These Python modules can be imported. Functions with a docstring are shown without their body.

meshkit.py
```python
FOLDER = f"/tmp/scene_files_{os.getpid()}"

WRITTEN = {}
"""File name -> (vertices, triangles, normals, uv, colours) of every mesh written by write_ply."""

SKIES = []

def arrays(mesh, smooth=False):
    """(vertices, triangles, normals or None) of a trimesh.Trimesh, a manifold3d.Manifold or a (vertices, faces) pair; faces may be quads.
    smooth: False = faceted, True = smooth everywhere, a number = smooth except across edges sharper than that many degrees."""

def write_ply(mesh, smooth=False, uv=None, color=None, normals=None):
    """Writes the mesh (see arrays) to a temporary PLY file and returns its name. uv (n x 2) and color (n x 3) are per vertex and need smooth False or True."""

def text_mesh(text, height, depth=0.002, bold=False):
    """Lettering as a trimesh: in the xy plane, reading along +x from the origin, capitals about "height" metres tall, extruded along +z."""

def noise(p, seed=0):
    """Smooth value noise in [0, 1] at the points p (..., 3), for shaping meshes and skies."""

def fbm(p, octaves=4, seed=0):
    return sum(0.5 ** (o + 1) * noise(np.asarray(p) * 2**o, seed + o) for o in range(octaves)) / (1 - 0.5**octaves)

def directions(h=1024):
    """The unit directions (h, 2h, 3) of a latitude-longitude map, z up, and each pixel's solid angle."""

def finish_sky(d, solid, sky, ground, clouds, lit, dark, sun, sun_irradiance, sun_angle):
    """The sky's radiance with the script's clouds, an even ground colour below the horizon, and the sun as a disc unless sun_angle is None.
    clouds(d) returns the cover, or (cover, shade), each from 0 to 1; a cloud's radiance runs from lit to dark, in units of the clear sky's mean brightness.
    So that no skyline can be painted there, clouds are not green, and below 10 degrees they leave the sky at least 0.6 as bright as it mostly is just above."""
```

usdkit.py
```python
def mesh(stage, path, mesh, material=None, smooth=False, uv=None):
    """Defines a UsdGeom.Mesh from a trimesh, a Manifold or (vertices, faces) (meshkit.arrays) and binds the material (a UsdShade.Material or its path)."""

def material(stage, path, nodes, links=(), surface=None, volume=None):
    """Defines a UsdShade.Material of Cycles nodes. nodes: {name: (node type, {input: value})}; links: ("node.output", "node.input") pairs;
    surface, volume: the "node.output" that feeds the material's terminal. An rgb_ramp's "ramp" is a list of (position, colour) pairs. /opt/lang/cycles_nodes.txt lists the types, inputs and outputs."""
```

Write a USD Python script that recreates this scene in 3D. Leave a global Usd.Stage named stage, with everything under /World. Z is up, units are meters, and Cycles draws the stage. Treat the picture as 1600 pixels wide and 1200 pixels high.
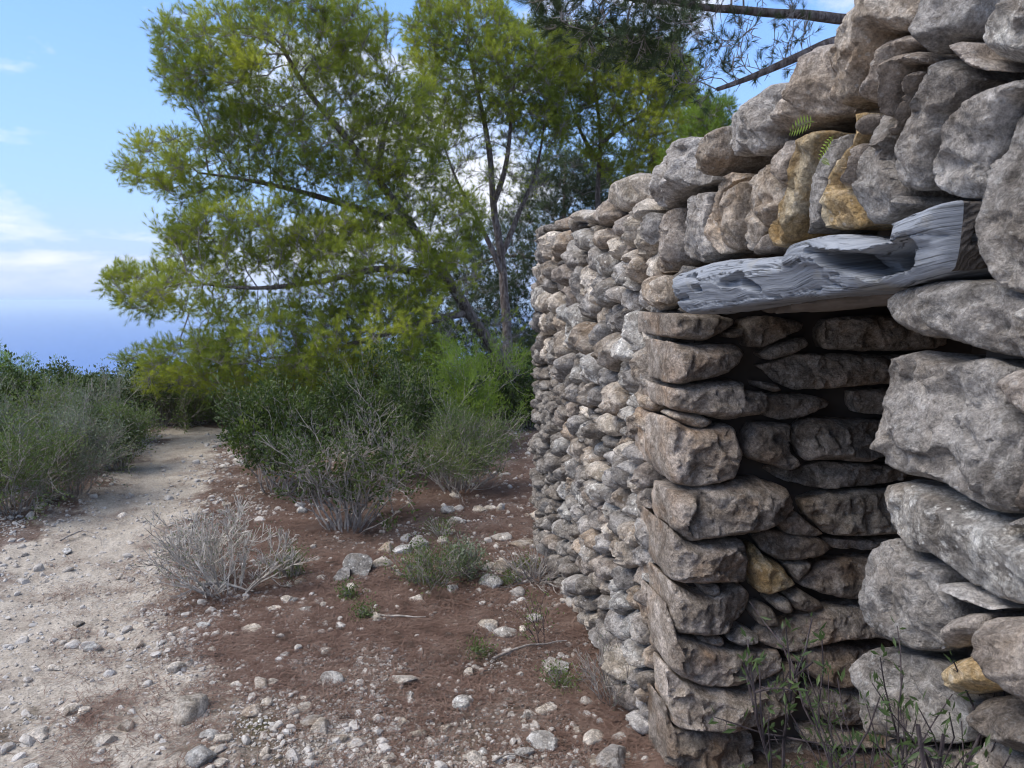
import math
import numpy as np
import shapely
from shapely.geometry import Polygon, LineString, box as sbox
from shapely.ops import unary_union
from scipy.spatial import Delaunay, cKDTree, Voronoi
import trimesh
import usdkit
import meshkit
from pxr import Gf, Sdf, Usd, UsdGeom, UsdLux, UsdShade, Vt

stage = Usd.Stage.CreateInMemory()
UsdGeom.SetStageUpAxis(stage, UsdGeom.Tokens.z)
UsdGeom.SetStageMetersPerUnit(stage, 1.0)
UsdGeom.Xform.Define(stage, "/World")
stage.SetDefaultPrim(stage.GetPrimAtPath("/World"))
UsdGeom.Scope.Define(stage, "/World/Looks")

# ---------------------------------------------------------------- camera, sky, sun
EYE = 1.8
FPX = 1250.0
PITCH = math.radians(5.95)
EXPOSURE = 1.4
SUN_TO = np.array([-0.62, -0.22, 0.85]); SUN_TO /= np.linalg.norm(SUN_TO)
SUN_I, SUN_ANGLE, SKY_S = 0.40, 45.0, 0.125

cam = UsdGeom.Camera.Define(stage, "/World/camera")
cam.AddTranslateOp().Set(Gf.Vec3d(0, 0, EYE))
cam.AddRotateXOp().Set(90 - math.degrees(PITCH))
cam.CreateHorizontalApertureAttr(36.0)
cam.CreateVerticalApertureAttr(27.0)
cam.CreateFocalLengthAttr(36.0 * FPX / 1600)
cam.CreateClippingRangeAttr(Gf.Vec2f(0.05, 100000))
cam.CreateFStopAttr(8.0)
cam.CreateFocusDistanceAttr(2.6)
cam.CreateExposureAttr(EXPOSURE)

elev = math.asin(SUN_TO[2]); rot = math.atan2(SUN_TO[0], SUN_TO[1])
dome = UsdLux.DomeLight.Define(stage, "/World/sky")
dome.GetPrim().SetCustomDataByKey("kind", "structure")
sky_m = usdkit.material(stage, "/World/Looks/sky", {
    "sky": ("sky_texture", {"sky_type": "single_scattering", "sun_disc": False, "sun_elevation": elev, "sun_rotation": rot, "altitude": 150.0, "air_density": 1.0, "aerosol_density": 0.6, "ozone_density": 3.0}),
    "tc": ("texture_coordinate", {}),
    "mp": ("mapping", {"scale": (1.0, 1.0, 2.6), "location": (5.1, 12.4, 6.6)}),
    "n": ("noise_texture", {"scale": 2.3, "detail": 9.0, "roughness": 0.58, "distortion": 0.25}),
    "xyz": ("separate_xyz", {}),
    "lowmask": ("map_range", {"value": 0.0, "from_min": 0.55, "from_max": 0.05, "to_min": -0.06, "to_max": 0.03, "clamp": True}),
    "sum": ("math", {"math_type": "add"}),
    "zen": ("math", {"math_type": "multiply_add", "value2": 0.14}),
    "cover": ("map_range", {"from_min": 0.535, "from_max": 0.63, "to_min": 0.0, "to_max": 0.9, "clamp": True}),
    "above": ("map_range", {"from_min": 0.0, "from_max": 0.05, "to_min": 0.0, "to_max": 1.0, "clamp": True}),
    "cov2": ("math", {"math_type": "multiply"}),
    "sat": ("hsv", {"saturation": 1.1, "value": 1.0}),
    "hz": ("map_range", {"from_min": 0.0, "from_max": 0.75, "to_min": 1.0, "to_max": 0.0, "clamp": True}),
    "hc": ("rgb_ramp", {"ramp": [(0.0, (1.5, 2.0, 3.15)), (0.03, (1.7, 2.15, 3.25)), (0.12, (1.3, 2.0, 3.5)), (0.36, (0.72, 1.42, 3.4)), (1.0, (0.5, 1.3, 3.2))]}),
    "mh": ("mix", {}),
    "mx": ("mix", {"color2": (3.3, 3.35, 3.6)}),
    "bg": ("background_shader", {"strength": SKY_S}),
}, [("tc.generated", "mp.vector"), ("mp.vector", "n.vector"), ("tc.generated", "xyz.vector"), ("xyz.z", "lowmask.value"),
    ("n.fac", "sum.value1"), ("lowmask.result", "sum.value2"), ("xyz.z", "zen.value1"), ("sum.value", "zen.value3"), ("zen.value", "cover.value"),
    ("xyz.z", "above.value"), ("cover.result", "cov2.value1"), ("above.result", "cov2.value2"),
    ("sky.color", "sat.color"), ("xyz.z", "hz.value"), ("hz.result", "mh.fac"), ("xyz.z", "hc.fac"), ("hc.color", "mh.color2"), ("sat.color", "mh.color1"), ("mh.color", "mx.color1"), ("cov2.value", "mx.fac"), ("mx.color", "bg.color")], surface="bg.background")
UsdShade.MaterialBindingAPI.Apply(dome.GetPrim()).Bind(sky_m)

sun = UsdLux.DistantLight.Define(stage, "/World/sun")
sun.CreateIntensityAttr(SUN_I); sun.CreateAngleAttr(SUN_ANGLE); sun.CreateNormalizeAttr(True)
sun.CreateColorAttr(Gf.Vec3f(1.0, 0.93, 0.82))
_q = Gf.Rotation(Gf.Vec3d(0, 0, 1), Gf.Vec3d(*SUN_TO.tolist()))
sun.AddOrientOp().Set(Gf.Quatf(_q.GetQuat()))

# ---------------------------------------------------------------- helpers
used = {}
def path_for(name, parent="/World"):
    k = (parent, name)
    n = used.get(k, -1) + 1
    used[k] = n
    return f"{parent}/{name}" if n == 0 else f"{parent}/{name}_{n:03d}"

def tag(prim, label=None, cat=None, group=None, kind=None):
    p = prim.GetPrim() if hasattr(prim, "GetPrim") else prim
    for k, v in (("label", label), ("category", cat), ("group", group), ("kind", kind)):
        if v:
            p.SetCustomDataByKey(k, v)
    return p

def xf(name, loc=(0, 0, 0), rz=0.0, scale=None):
    x = UsdGeom.Xform.Define(stage, path_for(name))
    x.AddTranslateOp().Set(Gf.Vec3d(*map(float, loc)))
    x.AddRotateZOp().Set(float(rz))
    if scale is not None:
        x.AddScaleOp().Set(Gf.Vec3f(*map(float, np.broadcast_to(scale, 3))))
    return x

def compact(V, F):
    u, inv = np.unique(F, return_inverse=True)
    return V[u], inv.reshape(F.shape)

def put(name, m, mat, parent="/World", smooth=False, uv=None):
    return usdkit.mesh(stage, path_for(name, str(parent.GetPath()) if hasattr(parent, "GetPath") else parent), m, mat, smooth=smooth, uv=uv)

def primvar(mesh, name, values):
    UsdGeom.PrimvarsAPI(mesh).CreatePrimvar(name, Sdf.ValueTypeNames.FloatArray, "vertex").Set(Vt.FloatArray.FromNumpy(np.asarray(values, np.float32)))

def copy_of(first, name, loc, rz=0.0, scale=1.0, **kw):
    x = UsdGeom.Xform.Define(stage, path_for(name))
    x.GetPrim().GetReferences().AddInternalReference(first.GetPath())
    ops = {o.GetOpName(): o for o in x.GetOrderedXformOps()}
    for k, v in (("xformOp:translate", Gf.Vec3d(*map(float, loc))), ("xformOp:rotateZ", float(rz)), ("xformOp:scale", Gf.Vec3f(*map(float, np.broadcast_to(scale, 3))))):
        ops[k].Set(v)
    x.GetPrim().SetInstanceable(True)
    tag(x, **kw)
    return x

CP, SP = math.cos(PITCH), math.sin(PITCH)
def ray(px, py):
    a = (np.asarray(px, float) - 800) / FPX
    b = -(np.asarray(py, float) - 600) / FPX
    return np.stack([a, CP + b * SP, -SP + b * CP], -1)

def at(px, py, depth):
    """The point seen at a pixel, at a distance along y."""
    r = ray(px, py)
    return np.array([0, 0, EYE]) + r * (np.asarray(depth, float) / r[..., 1])[..., None]

def gp(px, py, z=0.0):
    r = ray(px, py)
    t = (z - EYE) / r[..., 2]
    return np.array([0, 0, EYE]) + r * t[..., None]

def px_of(p):
    p = np.asarray(p, float) - np.array([0, 0, EYE])
    f = p[..., 1] * CP - p[..., 2] * SP
    u = p[..., 1] * SP + p[..., 2] * CP
    return 800 + FPX * p[..., 0] / f, 600 - FPX * u / f

def sst(x, a, b):
    t = np.clip((x - a) / (b - a), 0, 1)
    return t * t * (3 - 2 * t)

def nz(p, f, seed=0, oct=3):
    p = np.asarray(p, float)
    if p.shape[-1] == 2:
        p = np.concatenate([p, np.zeros(p.shape[:-1] + (1,))], -1)
    return meshkit.fbm(p * f + 17.3, oct, seed) * 2 - 1

# ---------------------------------------------------------------- materials
def M(name, nodes, links, surface="p.BSDF"):
    return usdkit.material(stage, "/World/Looks/" + name, nodes, links, surface=surface)

def stone_mat(name, dark, mid, light, spot=0.25, spotcol=(0.50, 0.50, 0.49), tint=(0.33, 0.255, 0.18), tintamt=0.3, bump=0.8, sc=1.0, island=False):
    return M(name, {
        "g": ("geometry", {}),
        "oi": ("object_info", {}),
        "n1": ("noise_texture", {"scale": 8.0 * sc, "detail": 9.0, "roughness": 0.66, "distortion": 0.5}),
        "r1": ("rgb_ramp", {"ramp": [(0.0, tuple(0.5 * c for c in dark)), (0.36, dark), (0.47, mid), (0.58, light), (0.70, tuple(1.3 * c for c in light)), (1.0, light)]}),
        "n2": ("noise_texture", {"scale": 3.6 * sc, "detail": 6.0, "roughness": 0.62}),
        "t2": ("map_range", {"from_min": 0.48, "from_max": 0.66, "to_min": 0.0, "to_max": tintamt * 1.35, "clamp": True}),
        "m2": ("mix", {"color2": tint}),
        # lichen: mottled patches and round spots
        "nl": ("noise_texture", {"scale": 15.0 * sc, "detail": 8.0, "roughness": 0.72}),
        "sp": ("map_range", {"from_min": 0.53, "from_max": 0.66, "to_min": 0.0, "to_max": spot, "clamp": True}),
        "m3": ("mix", {"color2": spotcol}),
        "v": ("voronoi_texture", {"scale": 52.0 * sc, "feature": "f1", "randomness": 1.0}),
        "vn": ("white_noise_texture", {"dimensions": "3D"}),
        "vt": ("map_range", {"from_min": 0.55, "from_max": 1.0, "to_min": 0.0, "to_max": 0.42, "clamp": True}),
        "vs": ("math", {"math_type": "subtract"}),
        "vm": ("map_range", {"from_min": 0.0, "from_max": 0.08, "to_min": 0.0, "to_max": spot * 1.2, "clamp": True}),
        "m3b": ("mix", {"color2": tuple(1.08 * c for c in spotcol)}),
        # fine speckle
        "n3": ("noise_texture", {"scale": 120.0 * sc, "detail": 6.0, "roughness": 0.8}),
        "r3": ("map_range", {"from_min": 0.32, "from_max": 0.68, "to_min": 0.5, "to_max": 1.5, "clamp": True}),
        "m4": ("mix", {"mix_type": "multiply", "fac": 1.0}),
        "n5": ("noise_texture", {"scale": 33.0 * sc, "detail": 6.0, "roughness": 0.7, "distortion": 0.6}),
        "r5": ("map_range", {"from_min": 0.34, "from_max": 0.62, "to_min": 0.62, "to_max": 1.28, "clamp": True}),
        "m4b": ("mix", {"mix_type": "multiply", "fac": 1.0}),
        "br": ("map_range", {"from_min": 0.0, "from_max": 1.0, "to_min": 0.78, "to_max": 1.25}),
        "ir": ("rgb_ramp", {"ramp": [(0.0, (0.72, 0.70, 0.68)), (0.2, (1.0, 1.0, 1.0)), (0.4, (1.15, 1.02, 0.86)), (0.5, (0.85, 0.78, 0.70)), (0.65, (1.35, 1.3, 1.22)), (0.8, (1.05, 1.05, 1.07)), (0.92, (1.3, 1.08, 0.80)), (1.0, (1.5, 1.46, 1.4))]}),
        "m5": ("mix", {"mix_type": "multiply", "fac": 1.0}),
        "nb": ("noise_texture", {"scale": 42.0 * sc, "detail": 9.0, "roughness": 0.72, "distortion": 0.4}),
        "bh": ("math", {"math_type": "multiply_add", "value2": 0.5}),
        "bu": ("bump", {"strength": bump, "distance": 0.05}),
        "p": ("principled_bsdf", {"roughness": 0.93, "specular_ior_level": 0.2}),
    }, [("g.position", f"{k}.vector") for k in ("n1", "n2", "v", "nl", "n3", "n5", "nb")] + [
        ("n1.fac", "r1.fac"), ("n2.fac", "t2.value"), ("t2.result", "m2.fac"), ("r1.color", "m2.color1"),
        ("nl.fac", "sp.value"), ("m2.color", "m3.color1"), ("sp.result", "m3.fac"),
        ("v.position", "vn.vector"), ("vn.value", "vt.value"), ("vt.result", "vs.value1"), ("v.distance", "vs.value2"), ("vs.value", "vm.value"), ("vm.result", "m3b.fac"), ("m3.color", "m3b.color1"),
        ("n3.fac", "r3.value"), ("m3b.color", "m4.color1"), ("r3.result", "m4.color2"),
        ("n5.fac", "r5.value"), ("m4.color", "m4b.color1"), ("r5.result", "m4b.color2"),
        ("oi.random", "br.value"), ("g.random_per_island", "ir.fac"), ("m4b.color", "m5.color1"), ("ir.color" if island else "br.result", "m5.color2"),
        ("n5.fac", "bh.value1"), ("nb.fac", "bh.value3"), ("bh.value", "bu.height"), ("bu.normal", "p.normal"), ("m5.color", "p.base_color")])

STONE = {
    "g": stone_mat("grey_limestone", (0.182, 0.162, 0.146), (0.294, 0.270, 0.247), (0.432, 0.404, 0.378), tintamt=0.22),
    "b": stone_mat("brown_grey_limestone", (0.157, 0.128, 0.106), (0.263, 0.222, 0.189), (0.394, 0.345, 0.303), spot=0.18, tintamt=0.28),
    "w": stone_mat("warm_limestone", (0.213, 0.170, 0.128), (0.343, 0.286, 0.230), (0.497, 0.438, 0.374), tint=(0.402, 0.263, 0.149), spot=0.25),
    "o": stone_mat("ochre_limestone", (0.253, 0.182, 0.105), (0.407, 0.286, 0.143), (0.506, 0.418, 0.286), tint=(0.473, 0.286, 0.099), tintamt=0.55, spot=0.2),
    "l": stone_mat("lichen_limestone", (0.207, 0.185, 0.164), (0.325, 0.302, 0.274), (0.500, 0.480, 0.449), spot=0.75, spotcol=(0.675, 0.653, 0.607)),
    "p": stone_mat("pale_limestone", (0.320, 0.275, 0.218), (0.497, 0.431, 0.356), (0.651, 0.583, 0.505), spot=0.3, spotcol=(0.700, 0.676, 0.620)),
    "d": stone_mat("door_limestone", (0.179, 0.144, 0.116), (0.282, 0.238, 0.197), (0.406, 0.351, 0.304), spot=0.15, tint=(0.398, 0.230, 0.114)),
}
STONE["mix"] = stone_mat("mixed_limestone", (0.182, 0.161, 0.141), (0.296, 0.269, 0.240), (0.426, 0.398, 0.364), spot=0.45, spotcol=(0.637, 0.616, 0.585), island=True)
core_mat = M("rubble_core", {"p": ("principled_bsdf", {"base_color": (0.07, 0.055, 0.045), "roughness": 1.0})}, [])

# ---------------------------------------------------------------- stones
def chaikin(p, n=1):
    for _ in range(n):
        q = np.roll(p, -1, 0)
        p = np.stack([p * 0.88 + q * 0.12, p * 0.12 + q * 0.88], 1).reshape(-1, 2)
    return p

def resample(p, e):
    ls = LineString(np.vstack([p, p[:1]]))
    n = max(10, int(ls.length / e))
    return np.array([ls.interpolate(t).coords[0] for t in np.arange(n) * ls.length / n])

def sheet(poly, e, rng, rough=0.03):
    """Triangulates a polygon: (points, faces, number of boundary points, distance to the boundary)."""
    pg = Polygon(poly).buffer(0)
    if pg.geom_type != "Polygon":
        pg = max(pg.geoms, key=lambda g: g.area)
    L = math.sqrt(pg.area)
    b = resample(chaikin(np.array(pg.exterior.coords)[:-1], 1), e)
    if Polygon(b).exterior.is_ccw is False:
        b = b[::-1]
    t = np.roll(b, -1, 0) - np.roll(b, 1, 0)
    nrm = np.stack([t[:, 1], -t[:, 0]], 1) / (np.linalg.norm(t, axis=1, keepdims=True) + 1e-9)
    off = rng.uniform(0, 100, 2)
    b = b + nrm * (rough * L * (nz(b + off, 2.2 / L, 1, 2) + 0.8 * nz(b + off, 7.0 / L, 2, 3)))[:, None]
    pg2 = Polygon(b).buffer(0)
    if pg2.geom_type != "Polygon":
        pg2 = max(pg2.geoms, key=lambda g: g.area)
    b = np.array(pg2.exterior.coords)[:-1]
    if not pg2.exterior.is_ccw:
        b = b[::-1]
    x0, y0, x1, y1 = pg2.bounds
    gx, gy = np.meshgrid(np.arange(x0, x1, e), np.arange(y0, y1, e * 0.87))
    gx[1::2] += e / 2
    g = np.stack([gx.ravel(), gy.ravel()], 1) + rng.uniform(-0.22, 0.22, (gx.size, 2)) * e
    pt = shapely.points(g)
    ring = pg2.exterior
    g = g[shapely.contains(pg2, pt) & (shapely.distance(ring, pt) > 0.45 * e)]
    P = np.vstack([b, g])
    T = Delaunay(P).simplices
    cen = P[T].mean(1)
    a2 = np.cross(P[T[:, 1]] - P[T[:, 0]], P[T[:, 2]] - P[T[:, 0]])
    T = T[shapely.contains(pg2, shapely.points(cen)) & (np.abs(a2) > 1e-9)]
    a2 = np.cross(P[T[:, 1]] - P[T[:, 0]], P[T[:, 2]] - P[T[:, 0]])
    T[a2 < 0] = T[a2 < 0][:, ::-1]
    d = np.concatenate([np.zeros(len(b)), shapely.distance(ring, shapely.points(g))])
    return P, T, len(b), d, L, np.array(pg2.centroid.coords[0])

def softmin(a, b, k):
    h = np.clip(0.5 + 0.5 * (b - a) / k, 0, 1)
    return b * (1 - h) + a * h - k * h * (1 - h)

def stone(poly, seed, relief=0.05, depth=0.25, e=0.011, edge=0.02, planes=None, tilt=0.4, chip=1.0, shrink=0.86, hfun=None, split=None, rough=0.03, ring=0.04, bev=(0.35, 1.5)):
    rng = np.random.default_rng(seed + 10)
    P, T, nb, d, L, c = sheet(np.asarray(poly, float), e, rng, rough)
    off = rng.uniform(0, 50, 2)
    q = P + off
    h = np.full(len(P), relief)
    planes = list(planes or [])
    # chiselled faces: a few tilted planes across the face, and bevels that fall off towards the rim
    for _ in range(int(rng.integers(2, 5))):
        a = rng.uniform(0, 2 * math.pi); g = rng.uniform(0.1, tilt)
        ck = c + rng.normal(0, 0.2 * L, 2)
        planes.append((ck, np.array([math.cos(a), math.sin(a)]) * g, relief * rng.uniform(0.8, 1.1)))
    hull = P[:nb]
    for _ in range(int(rng.integers(5, 9))):
        a = rng.uniform(0, 2 * math.pi); dr = np.array([math.cos(a), math.sin(a)])
        reach = ((hull - c) @ dr).max()
        g = rng.uniform(*bev)
        ck = c + dr * reach * rng.uniform(0.62, 0.92)
        planes.append((ck, -dr * g, relief * rng.uniform(0.55, 0.95)))
    wob = np.column_stack([nz(q, 2.5 / L, 31, 2), nz(q, 2.5 / L, 37, 2)]) * 0.10 * L
    for ck, g, h0 in planes:
        h = softmin(h, h0 + (P + wob - np.asarray(ck)) @ np.asarray(g), 0.0025)
    # fractured facets: cells with a plane and a level of their own, at two sizes
    for size_f, amp, grad in ((0.34, 0.030, 0.30), (0.13, 0.013, 0.34)):
        n0 = int(min(400, max(6, 1.3 / size_f ** 2)))
        sd = c + rng.uniform(-0.9, 0.9, (n0, 2)) * np.array([np.ptp(hull[:, 0]), np.ptp(hull[:, 1])]) * 0.62
        ww = np.column_stack([nz(q, 3.5 / (size_f * L) * 0.5, 41, 2), nz(q, 3.5 / (size_f * L) * 0.5, 43, 2)]) * 0.22 * size_f * L
        _, id2 = cKDTree(sd).query(P + ww, k=2)
        dd = np.linalg.norm(P[:, None] + ww[:, None] - sd[id2], axis=2)
        lev = rng.uniform(-1, 1, n0) * amp * L; gr = rng.normal(0, grad * 0.6, (n0, 2))
        hh = lev[id2] + ((P[:, None] - sd[id2]) * gr[id2]).sum(2)
        t_ = np.clip((dd[:, 1] - dd[:, 0]) / (0.006 + 0.02 * L * size_f) * 0.5 + 0.5, 0, 1)
        h = h + chip * (hh[:, 0] * t_ + hh[:, 1] * (1 - t_))
    # chipped terraces
    dirn = rng.uniform(0, math.pi); st = np.array([[math.cos(dirn), -math.sin(dirn)], [math.sin(dirn), math.cos(dirn)]])
    qa = (q @ st) * np.array([0.55, 1.5])
    n = nz(qa, 2.4 / L, seed % 97, 3) * 3.6
    fr = n - np.floor(n)
    h = h + chip * 0.038 * L * (np.floor(n) + sst(fr, 0.8, 1.0)) / 3.6
    n = nz(qa, 6.5 / L, seed % 89 + 5, 3) * 2.8
    fr = n - np.floor(n)
    h = h + chip * 0.020 * L * (np.floor(n) + sst(fr, 0.8, 1.0)) / 2.8
    ridge = 1 - np.abs(nz(q, 5.0 / L, seed % 71, 3))
    h = h - chip * 0.05 * L * np.maximum(ridge - 0.9, 0) * 2
    fine = min(1.0, L / 0.18)
    h = h + fine * (0.012 * nz(q, 20.0, 7, 3) + 0.007 * (np.abs(nz(q, 45.0, 9, 3)) - 0.2) + 0.003 * nz(q, 110.0, 15, 2))
    ed = edge * (0.35 + 0.6 * meshkit.noise(np.column_stack([q * 4.0 / L, q[:, :1] * 0]), 3))
    x = np.minimum(d / ed, 1)
    jd = min(0.022, 0.15 * L)
    cap = (ed + jd) * np.sqrt(np.maximum(1 - (1 - x) ** 2, 0)) + np.maximum(d - ed, 0) * 2.2
    h = softmin(h, cap - jd, 0.004)
    if hfun is not None:
        h = hfun(P, h, d)
    V = [np.column_stack([P, h])]
    F = [T]
    # sides
    kk = max(2, int(depth / ring))
    base = P[:nb]; hb = h[:nb]
    prev = np.arange(nb); at0 = len(P)
    side = []
    for k in range(1, kk + 1):
        f = k / kk
        s = 1 - (1 - shrink) * f ** 1.5
        bp = c + (base - c) * s
        t3 = np.column_stack([base * 1.0 + off, np.full(nb, f * depth)])
        w = 1 + 0.08 * nz(t3, 2.2 / L, 3, 2) + 0.05 * nz(t3, 12.0, 4, 3) + 0.03 * nz(t3, 45.0, 6, 2)
        bp = c + (bp - c) * w[:, None]
        V.append(np.column_stack([bp, hb * (1 - f) - f * depth]))
        cur = at0 + np.arange(nb)
        p1, c1 = np.roll(prev, -1), np.roll(cur, -1)
        side.append(np.vstack([np.column_stack([prev, cur, p1]), np.column_stack([p1, cur, c1])]))
        prev, at0 = cur, at0 + nb
    V.append(np.append(c, -depth)[None])
    side.append(np.column_stack([prev, np.full(nb, at0), np.roll(prev, -1)]))
    V = np.vstack(V)
    side = np.vstack(side)
    F = np.vstack([T, side])
    if split is not None:
        return V, T, side, nb
    return V, F

# wall frames --------------------------------------------------------------
WDIR = np.array([-0.1709, 0.9853, 0.0])       # along the outer face, away from the camera
NOUT = np.array([-0.9853, -0.1709, 0.0])      # outward
NREV = -WDIR                                   # the far jamb's reveal faces the camera
INW = -NOUT
CORNER = np.array([0.635, 3.11, 0.0])
ZUP = np.array([0, 0, 1.0])

def unproject(px, O, U, N, m=0.0):
    px = np.asarray(px, float)
    r = ray(px[:, 0], px[:, 1])
    E = np.array([0, 0, EYE])
    t = ((O + N * m - E) @ N) / (r @ N)
    p = E + r * t[:, None]
    return np.column_stack([(p - O) @ U, p[:, 2] - O[2]])

# the wall's outer face in plan: straight, then round the far corner
U_ARC, R_ARC = 2.55, 0.75
def outer_map(V):
    u, z, h = V[:, 0], V[:, 1], V[:, 2]
    s = np.maximum(u - U_ARC, 0)
    a = s / R_ARC
    cen = CORNER + WDIR * U_ARC + INW * R_ARC
    straight = CORNER + np.outer(np.minimum(u, U_ARC), WDIR) + np.outer(h, NOUT)
    nrm = np.outer(np.cos(a), NOUT) + np.outer(np.sin(a), WDIR)
    arc = cen + nrm * (R_ARC + h)[:, None]
    p = np.where((u > U_ARC)[:, None], arc, straight)
    p[:, 2] = z
    return p

def rev_map(V):
    p = CORNER + np.outer(V[:, 0], INW) + np.outer(V[:, 2], NREV)
    p[:, 2] = V[:, 1]
    return p

def poly(s):
    return np.array([[float(a) for a in t.split(",")] for t in s.split()])

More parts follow.
